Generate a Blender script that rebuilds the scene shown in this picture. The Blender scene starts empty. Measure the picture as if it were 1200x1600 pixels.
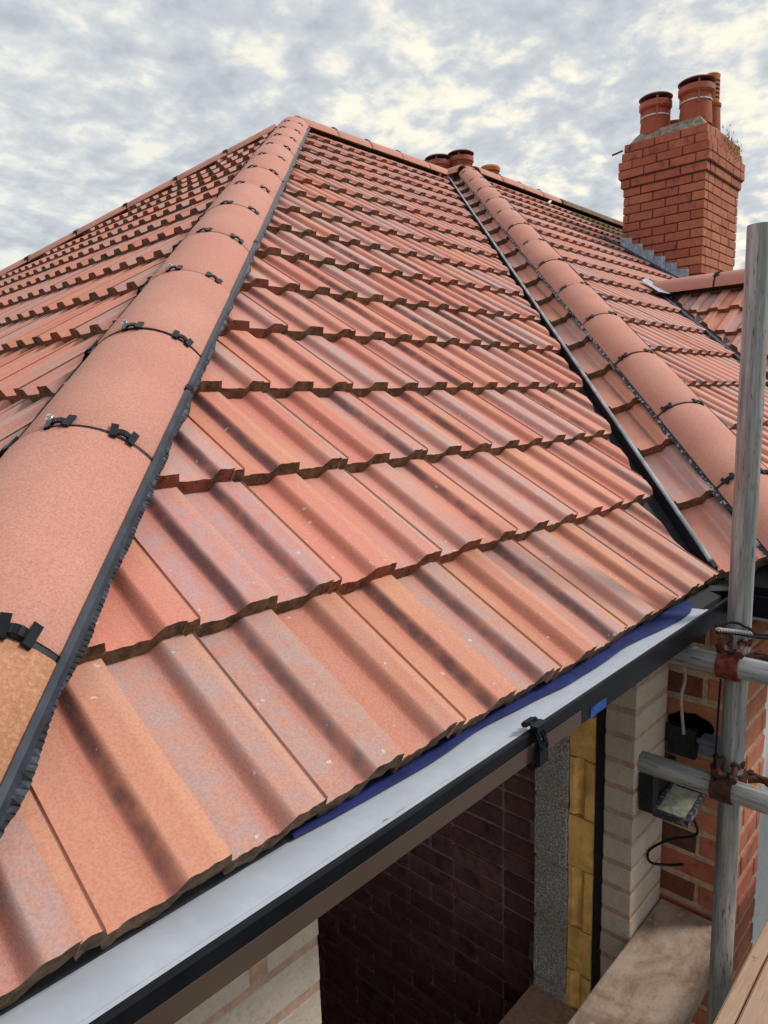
import bpy, bmesh, math, random
from mathutils import Vector, Matrix, noise as mnoise
random.seed(7)
S = bpy.context.scene
COL = S.collection
R = math.radians

# ------------------------------------------------------------------ camera
cam = bpy.data.objects.new('camera', bpy.data.cameras.new('camera'))
COL.objects.link(cam)
CAM_LOC = Vector((-0.8504, -0.6332, 0.5049))
CAM_ROT = (1.41470112, 0.0275073233, -0.817750341)
CAM_F = 1086.24
cam.location = CAM_LOC
cam.rotation_mode = 'XYZ'
cam.rotation_euler = CAM_ROT
cam.data.sensor_fit = 'AUTO'
cam.data.sensor_width = 36.0
cam.data.lens = CAM_F / 1600.0 * 36.0
cam.data.clip_start = 0.02
cam.data.clip_end = 3000
S.camera = cam

# ------------------------------------------------------------------ sky, sun, exposure
SUN_DIR = Vector((0.62, -0.52, 0.80)).normalized()
W = bpy.data.worlds.new('World'); S.world = W; W.use_nodes = True
nt = W.node_tree; nt.nodes.clear()
def wn(t, **k):
    n = nt.nodes.new(t)
    for a, b in k.items(): setattr(n, a, b)
    return n
out = wn('ShaderNodeOutputWorld')
sky = wn('ShaderNodeTexSky', sky_type='NISHITA', sun_disc=False)
sky.sun_elevation = math.asin(SUN_DIR.z)
sky.sun_rotation = math.atan2(SUN_DIR.x, SUN_DIR.y)
bg1 = wn('ShaderNodeBackground'); bg1.inputs[1].default_value = 0.085
nt.links.new(sky.outputs[0], bg1.inputs[0])
tc = wn('ShaderNodeTexCoord')
sep = wn('ShaderNodeSeparateXYZ'); nt.links.new(tc.outputs['Generated'], sep.inputs[0])
def wm(op, a, b=None, clamp=False):
    n = wn('ShaderNodeMath', operation=op, use_clamp=clamp)
    for i, v in enumerate((a, b)):
        if v is None: continue
        if isinstance(v, (int, float)): n.inputs[i].default_value = v
        else: nt.links.new(v, n.inputs[i])
    return n.outputs[0]
zz = wm('ADD', wm('MAXIMUM', sep.outputs[2], 0.0), 0.22)
cmb = wn('ShaderNodeCombineXYZ')
nt.links.new(wm('DIVIDE', sep.outputs[0], zz), cmb.inputs[0])
nt.links.new(wm('DIVIDE', sep.outputs[1], zz), cmb.inputs[1])
def wnoise(scale, det, rough, off=0.0, dist=0.0):
    mp = wn('ShaderNodeMapping'); mp.inputs['Location'].default_value = (off, off * .7, off * .3)
    nt.links.new(cmb.outputs[0], mp.inputs[0])
    n = wn('ShaderNodeTexNoise'); n.inputs['Scale'].default_value = scale
    n.inputs['Detail'].default_value = det; n.inputs['Roughness'].default_value = rough
    n.inputs['Distortion'].default_value = dist
    nt.links.new(mp.outputs[0], n.inputs['Vector']); return n.outputs[0]
big = wnoise(1.5, 4, .5, 6.4)
puff = wnoise(9.5, 4, .5, 8.7, .3)
fine = wnoise(26.0, 4, .55, 1.7)
dens = wm('ADD', wm('ADD', wm('MULTIPLY', big, .50), wm('MULTIPLY', puff, .66)), wm('MULTIPLY', fine, .27))
def ramp(src, pts):
    r = wn('ShaderNodeValToRGB'); cr = r.color_ramp
    while len(cr.elements) > 1: cr.elements.remove(cr.elements[-1])
    for i, (p, c) in enumerate(pts):
        e = cr.elements[0] if i == 0 else cr.elements.new(p)
        e.position = p; e.color = (c[0], c[1], c[2], 1) if not isinstance(c, float) else (c, c, c, 1)
    nt.links.new(src, r.inputs[0]); return r.outputs[0]
cover = ramp(dens, [(.405, 0.0), (.47, 1.0)])
ccol = ramp(dens, [(.40, (.60, .66, .71)), (.50, (.72, .735, .71)), (.61, (.74, .745, .70)), (.67, (.62, .645, .65)), (.76, (.52, .555, .59)), (.88, (.42, .46, .50))])
bg2 = wn('ShaderNodeBackground'); bg2.inputs[1].default_value = 0.80
# the hidden sun brightens and warms the thin cloud in its part of the sky
GLOW = Vector((0.87, 0.33, 0.36)).normalized()
dt = wn('ShaderNodeVectorMath', operation='DOT_PRODUCT'); nrm = wn('ShaderNodeVectorMath', operation='NORMALIZE')
nt.links.new(tc.outputs['Generated'], nrm.inputs[0]); nt.links.new(nrm.outputs[0], dt.inputs[0]); dt.inputs[1].default_value = GLOW
gl = ramp(dt.outputs['Value'], [(.70, 0.0), (1.0, 1.0)])
thin = ramp(dens, [(.56, 1.0), (.72, 0.0)])
gm = wn('ShaderNodeMix', data_type='RGBA', blend_type='MIX')
nt.links.new(wm('MULTIPLY', gl, thin), gm.inputs[0]); nt.links.new(ccol, gm.inputs[6]); gm.inputs[7].default_value = (.92, .86, .70, 1)
nt.links.new(gm.outputs[2], bg2.inputs[0])
mx = wn('ShaderNodeMixShader')
nt.links.new(cover, mx.inputs[0]); nt.links.new(bg1.outputs[0], mx.inputs[1]); nt.links.new(bg2.outputs[0], mx.inputs[2])
nt.links.new(mx.outputs[0], out.inputs[0])

sl = bpy.data.lights.new('sun', 'SUN'); sl.energy = 1.8; sl.angle = R(12); sl.color = (1, .95, .88)
so = bpy.data.objects.new('sun', sl); COL.objects.link(so)
so.rotation_euler = SUN_DIR.to_track_quat('Z', 'Y').to_euler()
S.view_settings.view_transform = 'Standard'
S.view_settings.look = 'None'
S.view_settings.exposure = 0.55
S.view_settings.gamma = 1
S.view_settings.use_curve_mapping = False
S.render.engine = 'CYCLES'

# ------------------------------------------------------------------ materials
def mat(name, build):
    m = bpy.data.materials.new(name); m.use_nodes = True
    T = m.node_tree; T.nodes.clear()
    o = T.nodes.new('ShaderNodeOutputMaterial'); b = T.nodes.new('ShaderNodeBsdfPrincipled')
    T.links.new(b.outputs[0], o.inputs[0])
    build(NB(T, b)); return m
class NB:
    def __init__(s, T, b):
        s.T = T; s.b = b
        s.tc = T.nodes.new('ShaderNodeTexCoord'); s.oi = T.nodes.new('ShaderNodeObjectInfo')
    @property
    def rnd(s): return s.oi.outputs['Random']
    def lk(s, v, inp):
        if isinstance(v, (int, float)): inp.default_value = v
        elif isinstance(v, (tuple, list)): inp.default_value = (*v, 1) if len(v) == 3 and inp.type == 'RGBA' else v
        else: s.T.links.new(v, inp)
    def m(s, op, a, b=None, c=None, clamp=False):
        n = s.T.nodes.new('ShaderNodeMath'); n.operation = op; n.use_clamp = clamp
        for i, v in enumerate((a, b, c)):
            if v is not None: s.lk(v, n.inputs[i])
        return n.outputs[0]
    def coord(s, shift=True, scale=(1, 1, 1), kind='Object'):
        mp = s.T.nodes.new('ShaderNodeMapping'); s.T.links.new(s.tc.outputs[kind], mp.inputs[0])
        mp.inputs['Scale'].default_value = scale
        if shift:
            c = s.T.nodes.new('ShaderNodeCombineXYZ')
            s.lk(s.m('MULTIPLY', s.rnd, 37.0), c.inputs[0]); s.lk(s.m('MULTIPLY', s.rnd, 91.0), c.inputs[1]); s.lk(s.m('MULTIPLY', s.rnd, 13.0), c.inputs[2])
            s.T.links.new(c.outputs[0], mp.inputs['Location'])
        return mp.outputs[0]
    def noise(s, scale, det=4, rough=.55, v=None, dist=0.0):
        n = s.T.nodes.new('ShaderNodeTexNoise'); n.inputs['Scale'].default_value = scale
        n.inputs['Detail'].default_value = det; n.inputs['Roughness'].default_value = rough; n.inputs['Distortion'].default_value = dist
        if v is None: v = s.coord()
        s.T.links.new(v, n.inputs['Vector']); return n.outputs[0]
    def voro(s, scale, v=None, feat='F1'):
        n = s.T.nodes.new('ShaderNodeTexVoronoi'); n.inputs['Scale'].default_value = scale; n.feature = feat
        if v is None: v = s.coord()
        s.T.links.new(v, n.inputs['Vector']); return n.outputs['Distance']
    def step(s, x, a, b):   # smooth 0..1
        n = s.T.nodes.new('ShaderNodeMapRange'); n.interpolation_type = 'SMOOTHSTEP'
        s.lk(x, n.inputs['Value']); n.inputs['From Min'].default_value = a; n.inputs['From Max'].default_value = b
        return n.outputs[0]
    def mix(s, f, a, b, mode='MIX'):
        n = s.T.nodes.new('ShaderNodeMix'); n.data_type = 'RGBA'; n.blend_type = mode
        s.lk(f, n.inputs[0]); s.lk(a, n.inputs[6]); s.lk(b, n.inputs[7]); return n.outputs[2]
    def bump(s, h, strength, dist, base=None):
        n = s.T.nodes.new('ShaderNodeBump'); n.inputs['Strength'].default_value = strength; n.inputs['Distance'].default_value = dist
        s.lk(h, n.inputs['Height'])
        if base is not None: s.T.links.new(base, n.inputs['Normal'])
        return n.outputs[0]
    def end(s, col, rough=.8, normal=None, metal=0.0, spec=.4):
        s.lk(col, s.b.inputs['Base Color']); s.lk(rough, s.b.inputs['Roughness']); s.lk(metal, s.b.inputs['Metallic'])
        s.b.inputs['Specular IOR Level'].default_value = spec
        if normal is not None: s.T.links.new(normal, s.b.inputs['Normal'])

def tile_top(n, c1=(.57, .200, .145), c2=(.64, .265, .19), orange=.5, dark=.52, dark0=.12, greyc=(.46, .32, .32), greyk=.78):
    sp = n.T.nodes.new('ShaderNodeSeparateXYZ'); n.T.links.new(n.tc.outputs['Object'], sp.inputs[0])
    x = n.m('ADD', sp.outputs[0], .30)
    half = n.m('FLOOR', n.m('DIVIDE', x, .15))
    wob = n.m('MULTIPLY', n.m('SUBTRACT', n.noise(7, 3), .5), .012)
    u = n.m('ADD', n.m('MODULO', x, .15), wob)
    def wn2(seed):
        w = n.T.nodes.new('ShaderNodeTexWhiteNoise'); w.noise_dimensions = '3D'
        c = n.T.nodes.new('ShaderNodeCombineXYZ'); n.lk(n.rnd, c.inputs[0]); n.lk(half, c.inputs[1]); c.inputs[2].default_value = seed
        n.T.links.new(c.outputs[0], w.inputs[0]); return w.outputs[0]
    r1, r2, r3 = wn2(1.0), wn2(2.0), wn2(3.0)
    fine = n.noise(250, 3, .75); med = n.noise(30, 5, .6); low = n.noise(5.5, 3, .5, n.coord(True, (1, .55, 1)))
    col = n.mix(n.step(n.rnd, .1, .9), c1, c2)
    col = n.mix(n.m('MULTIPLY', n.step(low, .46, .66), orange), col, (.60, .285, .165))
    # greyed pans and roll tops
    grey = n.m('MULTIPLY', n.step(n.m('ADD', n.m('MULTIPLY', r2, .55), n.m('MULTIPLY', low, .6)), .48, .72), greyk)
    gb = n.m('MULTIPLY', grey, n.m('ADD', .45, n.m('MULTIPLY', n.step(med, .38, .62), .7)))
    col = n.mix(gb, col, greyc)
    # redder foot of each ramp
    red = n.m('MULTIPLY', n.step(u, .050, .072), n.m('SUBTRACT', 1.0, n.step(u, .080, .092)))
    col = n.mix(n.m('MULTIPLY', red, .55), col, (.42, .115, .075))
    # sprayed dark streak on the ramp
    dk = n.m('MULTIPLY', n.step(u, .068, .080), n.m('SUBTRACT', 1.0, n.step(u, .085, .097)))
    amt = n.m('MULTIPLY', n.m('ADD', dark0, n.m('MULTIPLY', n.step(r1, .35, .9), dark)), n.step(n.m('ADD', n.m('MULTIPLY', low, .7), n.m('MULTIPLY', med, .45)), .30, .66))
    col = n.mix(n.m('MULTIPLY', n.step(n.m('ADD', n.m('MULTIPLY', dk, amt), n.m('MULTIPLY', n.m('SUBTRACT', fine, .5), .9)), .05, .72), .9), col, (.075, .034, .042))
    # paler orange shoulder beside the step
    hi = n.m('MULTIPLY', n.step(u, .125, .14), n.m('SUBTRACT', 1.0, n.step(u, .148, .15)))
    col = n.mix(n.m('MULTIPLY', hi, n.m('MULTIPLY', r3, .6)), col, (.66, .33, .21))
    col = n.mix(n.m('MULTIPLY', n.step(fine, .42, .66), .17), col, (.76, .50, .42))
    col = n.mix(n.m('MULTIPLY', n.step(fine, .52, .34), .20), col, (.30, .13, .10))
    spots = n.step(n.noise(60, 2, .4), .735, .76)
    col = n.mix(n.m('MULTIPLY', spots, .55), col, (.72, .62, .55))
    b = n.bump(fine, .5, .0011); b = n.bump(med, .18, .002, b)
    n.end(col, .72, b, spec=.35)
M_tile = mat('terracotta_concrete_tile', tile_top)
M_tile_or = mat('stained_orange_tile', lambda n: tile_top(n, (.50, .195, .125), (.57, .25, .16), .75, .48, .18, (.41, .27, .255), .8))
M_tile_red = mat('clean_red_tile', lambda n: tile_top(n, (.59, .205, .145), (.61, .225, .16), .15, .55, .10, (.42, .30, .33), .6))
def tile_edge(n):
    a = n.noise(38, 5, .7); b = n.noise(170, 3, .7)
    col = n.mix(n.step(a, .35, .65), (.085, .055, .036), (.21, .135, .082))
    col = n.mix(n.m('MULTIPLY', n.step(n.rnd, .55, .8), n.step(a, .3, .6)), col, (.27, .085, .058))
    col = n.mix(n.m('MULTIPLY', n.step(b, .55, .7), .35), col, (.27, .18, .11))
    n.end(col, .95, n.bump(b, .8, .003, n.bump(a, .8, .008)), spec=.15)
M_edge = mat('rough_tile_edge', tile_edge)
def cap_mat(n):
    f = n.noise(240, 3, .75); l = n.noise(4, 5, .6); s2 = n.noise(45, 3, .6)
    col = n.mix(n.step(l, .35, .7), (.50, .215, .165), (.565, .265, .20))
    col = n.mix(n.m('MULTIPLY', n.step(n.rnd, .1, 1.0), .75), col, (.53, .22, .165))
    col = n.mix(n.m('MULTIPLY', n.step(f, .42, .7), .30), col, (.72, .46, .38))
    col = n.mix(n.m('MULTIPLY', n.step(f, .5, .33), .28), col, (.28, .11, .085))
    col = n.mix(n.m('MULTIPLY', n.step(s2, .72, .76), .7), col, (.30, .12, .09))
    n.end(col, .78, n.bump(f, .55, .0018), spec=.3)
M_cap = mat('ridge_terracotta', cap_mat)
def cap_or(n):
    f = n.noise(170, 4, .75); l = n.noise(9, 4)
    col = n.mix(n.step(l, .35, .7), (.38, .165, .088), (.44, .205, .118))
    col = n.mix(n.m('MULTIPLY', n.step(f, .45, .7), .35), col, (.75, .48, .28))
    col = n.mix(n.m('MULTIPLY', n.step(f, .5, .33), .35), col, (.27, .12, .06))
    n.end(col, .8, n.bump(f, .55, .0018), spec=.3)
M_cap_orange = mat('orange_ridge_terracotta', cap_or)
def plain(name, col, rough=.6, metal=0.0, vary=.15, scale=30, bump=.0, spec=.4):
    def f(n):
        a = n.noise(scale, 4, .6)
        d = tuple(c * (1 - vary) for c in col); l = tuple(min(1, c * (1 + vary)) for c in col)
        n.end(n.mix(n.step(a, .35, .65), d, l), n.m('ADD', rough - .06, n.m('MULTIPLY', a, .12)), n.bump(a, .5, bump) if bump else None, metal, spec)
    return mat(name, f)
M_black = plain('black_plastic', (.005, .006, .010), .30, vary=.3, scale=12, spec=.2)
M_blackm = plain('matt_black_rubber', (.012, .013, .017), .6, vary=.4, scale=60, bump=.001)
M_bar = plain('dark_grey_plastic_bar', (.032, .042, .06), .33, vary=.25, scale=20)
M_valleybar = plain('highlit_grey_valley_edge', (.30, .33, .37), .3, vary=.35, scale=9, spec=.6)  # grey lightened to carry the glossy highlight along the valley bar
M_under = plain('dark_underlay', (.02, .02, .024), .8)
M_screw = plain('steel', (.6, .6, .6), .3, 1.0)
def crumple(n):
    a = n.noise(60, 3, .6)
    n.end(n.mix(n.step(a, .5, .62), (.03, .035, .05), (.42, .44, .48)), .42, n.bump(a, 1.0, .006), .25)
M_crumple = mat('crumpled_foil_skirt', crumple)
def brush(n):
    a = n.noise(50, 3, .6)
    n.end(n.mix(n.step(a, .45, .65), (.008, .009, .013), (.045, .055, .08)), .5, None)
M_brush = mat('pleated_black_skirt', brush)
def whitepl(n):
    a = n.noise(40, 3, .6); s = n.noise(90, 2, .5, n.coord(False, (.25, 1, 1)))
    col = n.mix(n.step(a, .3, .7), (.44, .48, .55), (.48, .52, .59))
    sp = n.T.nodes.new('ShaderNodeSeparateXYZ'); n.T.links.new(n.tc.outputs['Object'], sp.inputs[0])
    near = n.m('SUBTRACT', 1.0, n.step(n.m('ABSOLUTE', n.m('ADD', sp.outputs[1], .032)), .001, .008))
    col = n.mix(n.m('MULTIPLY', n.m('MULTIPLY', n.step(s, .70, .73), near), .9), col, (.12, .10, .09))
    n.end(col, .38, None)
M_white = mat('white_plastic_sheet', whitepl)
M_felt = plain('blue_membrane', (.012, .022, .12), .75, vary=.35, scale=14, bump=.003)
M_brown = plain('brown_fascia_board', (.105, .062, .056), .4, vary=.2, scale=6)
def reflected_brown(n):
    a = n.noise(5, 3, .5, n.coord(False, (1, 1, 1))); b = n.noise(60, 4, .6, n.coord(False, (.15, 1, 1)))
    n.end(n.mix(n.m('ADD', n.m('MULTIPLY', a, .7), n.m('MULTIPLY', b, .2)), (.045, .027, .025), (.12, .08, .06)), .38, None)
M_face = mat('gutter_face_reflection', reflected_brown)  # brown reflection in the black gutter, put into the colour

def brick_mat(name, c1, c2, c3, rough=.85, grime=.5):
    def f(n):
        a = n.noise(22, 5, .65); b = n.noise(120, 4, .7)
        col = n.mix(n.rnd, c1, c2)
        col = n.mix(n.m('MULTIPLY', n.step(a, .42, .7), .6), col, c3)
        col = n.mix(n.m('MULTIPLY', n.step(n.noise(9, 4, .6), .52, .7), grime), col, (.05, .035, .03))
        col = n.mix(n.m('MULTIPLY', n.step(b, .5, .35), .3), col, tuple(c * .45 for c in c1))
        n.end(col, rough, n.bump(b, .6, .002, n.bump(a, .4, .004)), spec=.2)
    return mat(name, f)
M_brick = brick_mat('red_brick', (.38, .115, .075), (.44, .155, .098), (.31, .09, .06))
M_brick2 = brick_mat('orange_red_brick', (.42, .155, .085), (.48, .19, .105), (.36, .115, .065), grime=.15)  # lighter copy, mostly for south faces; their sunlight is put into the colour
M_bricksh = brick_mat('shade_darkened_brick', (.17, .055, .036), (.22, .075, .048), (.13, .042, .03))  # darker copy of the red brick; west-face shade is put into the colour
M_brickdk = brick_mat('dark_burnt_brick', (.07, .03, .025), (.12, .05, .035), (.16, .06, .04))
M_brickin = brick_mat('dull_inner_brick', (.32, .15, .15), (.50, .27, .25), (.20, .11, .12))
M_cream = brick_mat('cream_facing_brick', (.54, .455, .38), (.60, .51, .435), (.48, .40, .32), grime=.06)
def blockm(n):
    v = n.voro(75); a = n.noise(150, 3, .75); l = n.noise(7, 3)
    col = n.mix(n.step(a, .42, .62), (.24, .23, .22), (.72, .68, .64))
    col = n.mix(n.m('MULTIPLY', n.step(l, .4, .7), .4), col, (.33, .28, .24))
    n.end(col, .95, n.bump(a, 1.0, .006), spec=.1)
M_block = mat('grey_aggregate_block', blockm)
M_mort = plain('sandy_mortar', (.42, .29, .20), .95, vary=.2, scale=50, bump=.004)
M_mortp = plain('pink_mortar', (.46, .30, .22), .95, vary=.15, scale=50, bump=.003)
M_mortd = plain('dark_sooty_mortar', (.07, .05, .045), .95, vary=.4, scale=40, bump=.004)
M_morti = plain('inner_mortar', (.60, .50, .46), .95, vary=.2, scale=40, bump=.004)
M_insul = plain('yellow_insulation', (.84, .50, .15), .85, vary=.18, scale=18, bump=.006)
def leadm(n):
    a = n.noise(26, 5, .7); b = n.noise(80, 3, .6)
    col = n.mix(n.step(a, .38, .68), (.26, .31, .40), (.52, .57, .66))
    n.end(n.mix(n.m('MULTIPLY', n.step(b, .6, .66), .6), col, (.08, .09, .11)), .55, n.bump(a, .5, .006), .2)
M_lead = mat('lead_flashing', leadm)
M_leadd = plain('dark_lead', (.06, .075, .10), .5, vary=.4, scale=20, bump=.003)
def galv(n):
    a = n.noise(70, 5, .7, n.coord(False, (1, 1, .05))); b = n.noise(14, 4, .6, n.coord(False, (1, 1, .25))); c = n.noise(170, 3, .6, n.coord(False, (1, 1, .10)))
    col = n.mix(n.step(a, .32, .68), (.20, .205, .21), (.44, .445, .44))
    col = n.mix(n.m('MULTIPLY', n.step(b, .48, .68), .6), col, (.27, .22, .18))
    col = n.mix(n.m('MULTIPLY', n.step(c, .60, .68), .8), col, (.05, .05, .05))
    n.end(col, .62, n.bump(c, .4, .002), .35)
M_galv = mat('weathered_galvanised_tube', galv)
def rustm(n):
    a = n.noise(30, 5, .7)
    n.end(n.mix(n.step(a, .35, .65), (.045, .024, .020), (.12, .045, .032)), .8, n.bump(a, .8, .005), .3)
M_rust = mat('rusty_steel', rustm)
M_redpaint = plain('flaking_red_paint', (.17, .028, .02), .7, vary=.5, scale=60, bump=.003)
def wood(col1, col2, col3, ax=(1, 14, 14)):
    def f(n):
        g = n.noise(9, 5, .65, n.coord(True, ax), .6); f2 = n.noise(60, 4, .6); l = n.noise(5, 4)
        c = n.mix(n.step(g, .35, .65), col1, col2)
        c = n.mix(n.m('MULTIPLY', n.step(l, .45, .65), .55), c, col3)
        c = n.mix(n.m('MULTIPLY', n.step(n.noise(26, 2, .4), .70, .76), .75), c, (.09, .05, .03))
        c = n.mix(n.m('MULTIPLY', n.step(f2, .62, .8), .35), c, (.5, .42, .36))
        n.end(c, .88, n.bump(g, .4, .003), spec=.15)
    return f
def plankold(n):
    g = n.noise(9, 5, .65, n.coord(True, (1, 5, 5)), .6); st = n.noise(6, 5, .6, n.coord(True, (1, 1, 1)), 1.2); sp_ = n.noise(22, 3, .5); f2 = n.noise(80, 4, .7)
    c = n.mix(n.step(g, .35, .65), (.30, .205, .15), (.37, .265, .20))
    c = n.mix(n.m('MULTIPLY', n.step(st, .46, .62), .75), c, (.42, .33, .265))
    c = n.mix(n.m('MULTIPLY', n.step(st, .50, .36), .55), c, (.15, .115, .10))
    c = n.mix(n.m('MULTIPLY', n.step(sp_, .64, .72), .6), c, (.46, .40, .35))
    c = n.mix(n.m('MULTIPLY', n.step(f2, .5, .3), .35), c, (.14, .10, .08))
    n.end(c, .92, n.bump(f2, .5, .003, n.bump(g, .5, .004)), spec=.12)
M_plankold = mat('mortar_stained_plank', plankold)
M_plank = mat('fresh_scaffold_board', wood((.42, .265, .185), (.50, .335, .24), (.47, .33, .26), (1, 10, 10)))
M_pot = brick_mat('chimney_pot_clay', (.36, .095, .055), (.42, .13, .07), (.30, .09, .06), .75, .35)
M_pot2 = brick_mat('orange_pot_clay', (.52, .19, .07), (.52, .19, .07), (.40, .13, .06), .75, .2)
M_cowl = plain('terracotta_cowl', (.36, .095, .06), .5, vary=.2)
M_cowld = plain('dark_cowl_lid', (.10, .035, .035), .45, vary=.25)
M_wire = plain('steel_band', (.65, .6, .58), .4)
def flaunch(n):
    a = n.noise(22, 6, .7); b = n.noise(9, 3)
    c = n.mix(n.step(a, .35, .65), (.15, .12, .09), (.36, .31, .25))
    n.end(n.mix(n.m('MULTIPLY', n.step(b, .5, .62), .6), c, (.24, .16, .06)), .95, n.bump(a, 1, .012))
M_flaunch = mat('lichened_mortar_cap', flaunch)
def mossy(n):
    a = n.noise(30, 5, .7); b = n.noise(9, 4)
    c = n.mix(n.step(a, .35, .65), (.09, .055, .04), (.27, .17, .12))
    n.end(n.mix(n.m('MULTIPLY', n.step(b, .42, .6), .8), c, (.17, .15, .06)), .95, n.bump(a, .8, .006))
M_moss = mat('mossy_old_tile', mossy)
M_grass = plain('dry_moss_tuft', (.28, .24, .07), .9, vary=.5)
M_render = plain('white_render', (.62, .64, .66), .9, vary=.08, scale=90, bump=.004)
M_cablew = plain('grey_cable', (.38, .34, .33), .5)
M_lampgl = plain('dusty_lamp_glass', (.40, .42, .33), .3, vary=.25, scale=60)
def lampb(n):
    a = n.noise(50, 4, .65)
    n.end(n.mix(n.m('MULTIPLY', n.step(a, .50, .62), .7), (.035, .035, .045), (.34, .31, .34)), .7, None)
M_lampb = mat('mortar_splashed_black', lampb)
M_blue = plain('blue_tape', (.012, .05, .22), .4, vary=.5, scale=40)
def ground(n):
    a = n.noise(.6, 6, .6, n.coord(False)); b = n.noise(9, 4, .6, n.coord(False))
    c = n.mix(n.step(a, .4, .6), (.05, .075, .03), (.11, .10, .085))
    n.end(n.mix(n.m('MULTIPLY', b, .4), c, (.13, .12, .10)), .95, n.bump(b, .6, .03))
M_ground = mat('garden_ground', ground)

# ------------------------------------------------------------------ object helpers
WM = {}
def link(name, data, parent=None, M=None, kind=None):
    o = bpy.data.objects.new(name, data); COL.objects.link(o)
    M = M or Matrix.Identity(4)
    if parent is not None:
        o.parent = parent; o.matrix_basis = WM[parent.name].inverted() @ M
    else: o.matrix_basis = M
    WM[o.name] = M.copy()
    if kind: o['kind'] = kind
    return o
def thing(name, label, cat, loc=(0, 0, 0), data=None, M=None, group=None):
    o = link(name, data, None, M or Matrix.Translation(loc))
    o['label'] = label; o['category'] = cat
    if group: o['group'] = group
    return o
def mesh(bm, name, mats, smooth=False):
    if not isinstance(mats, (list, tuple)): mats = [mats]
    bmesh.ops.recalc_face_normals(bm, faces=bm.faces)
    if smooth:
        for f in bm.faces: f.smooth = True
        for e in bm.edges:
            if len(e.link_faces) == 2 and e.calc_face_angle(0) > R(38): e.smooth = False
    me = bpy.data.meshes.new(name); bm.to_mesh(me); bm.free()
    for m in mats: me.materials.append(m)
    return me
def box(bm, lo, hi, mi=0, M=None):
    vs = [bm.verts.new((x, y, z)) for x in (lo[0], hi[0]) for y in (lo[1], hi[1]) for z in (lo[2], hi[2])]
    if M is not None:
        for v in vs: v.co = M @ v.co
    for idx in ((0, 1, 3, 2), (4, 6, 7, 5), (0, 4, 5, 1), (2, 3, 7, 6), (0, 2, 6, 4), (1, 5, 7, 3)):
        f = bm.faces.new([vs[i] for i in idx]); f.material_index = mi
    return vs
def bevelbox(name, size, bev, m, jit=0.0, seed=0):
    bm = bmesh.new(); box(bm, (0, 0, 0), size)
    bmesh.ops.bevel(bm, geom=bm.edges[:], offset=bev, segments=1, affect='EDGES')
    if jit:
        rr = random.Random(seed)
        for v in bm.verts: v.co += Vector([rr.uniform(-jit, jit) for _ in range(3)])
    return mesh(bm, name, m)
def frame(o, X, Y, Z):
    X, Y, Z = Vector(X), Vector(Y), Vector(Z)
    M = Matrix((X, Y, Z)).transposed().to_4x4(); M.translation = Vector(o); return M
def tube(bm, pts, r, seg=10, mi=0, closed_ends=True, radii=None):
    pts = [Vector(q) for q in pts]; rings = []
    up = Vector((0, 0, 1))
    for i, q in enumerate(pts):
        d = (pts[min(i + 1, len(pts) - 1)] - pts[max(i - 1, 0)]).normalized()
        a = d.cross(up) if abs(d.dot(up)) < .95 else d.cross(Vector((1, 0, 0)))
        a.normalize(); b = a.cross(d)
        rr = radii[i] if radii else r
        rings.append([bm.verts.new(q + rr * (math.cos(2 * math.pi * k / seg) * a + math.sin(2 * math.pi * k / seg) * b)) for k in range(seg)])
    for A, B in zip(rings, rings[1:]):
        for k in range(seg):
            f = bm.faces.new((A[k], A[(k + 1) % seg], B[(k + 1) % seg], B[k])); f.material_index = mi
    if closed_ends:
        for rg in (rings[0], rings[-1]):
            f = bm.faces.new(rg); f.material_index = mi
def lathe(bm, prof, seg=24, mi=0, mfun=None):
    rings = [[bm.verts.new((r * math.cos(2 * math.pi * k / seg), r * math.sin(2 * math.pi * k / seg), z)) for k in range(seg)] for r, z in prof]
    for j, (A, B) in enumerate(zip(rings, rings[1:])):
        for k in range(seg):
            f = bm.faces.new((A[k], A[(k + 1) % seg], B[(k + 1) % seg], B[k])); f.material_index = mfun(j) if mfun else mi
    bm.faces.new(rings[0]).material_index = mfun(0) if mfun else mi
    bm.faces.new(rings[-1]).material_index = mfun(len(prof) - 2) if mfun else mi

CR = cam.rotation_euler.to_matrix()
def proj(P):
    d = CR.transposed() @ (Vector(P) - CAM_LOC)
    if d.z > -.03: return None
    return 600 + CAM_F * d.x / -d.z, 800 - CAM_F * d.y / -d.z
def inview(P, m=260):
    q = proj(P)
    return q is not None and -m < q[0] < 1200 + m and -m < q[1] < 1600 + m

# ------------------------------------------------------------------ roof geometry
GY, GZ = 0.283312, 0.189668          # plan run and rise per course
T = GZ / GY; G = math.hypot(GY, GZ); N = 16; L = N * GY; ZR = N * GZ
XH = -1.0172; XV = 1.255; WJ = 0.27; XF = 3.05; ZF = 1.352
cs, sn = GY / G, GZ / G
HR = .0215; TH = .034; DL = .032
def strip_h(x):
    if x < .016: return -.002
    if x < .0225: return -.002 - .014 * (x - .016) / .0065
    if x < .098: return -.016
    if x < .118: return -.016 + .016 * (x - .098) / .020
    return 0.0
def prof_h(x):
    x0 = x % .15
    if x < 0: return -.004
    if x0 < .006: return -HR * x0 / .006
    if x0 < .072: return -HR
    if x0 < .096:
        f = (x0 - .072) / .024; return -HR * (1 - (f * f * (3 - 2 * f)))
    return 0.0
XS = [-.024, -.0005, .0, .006, .04, .070, .075, .080, .085, .090, .095, .098, .13, .1499, .156, .19, .220, .225, .230, .235, .240, .245, .248, .2789]
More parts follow.
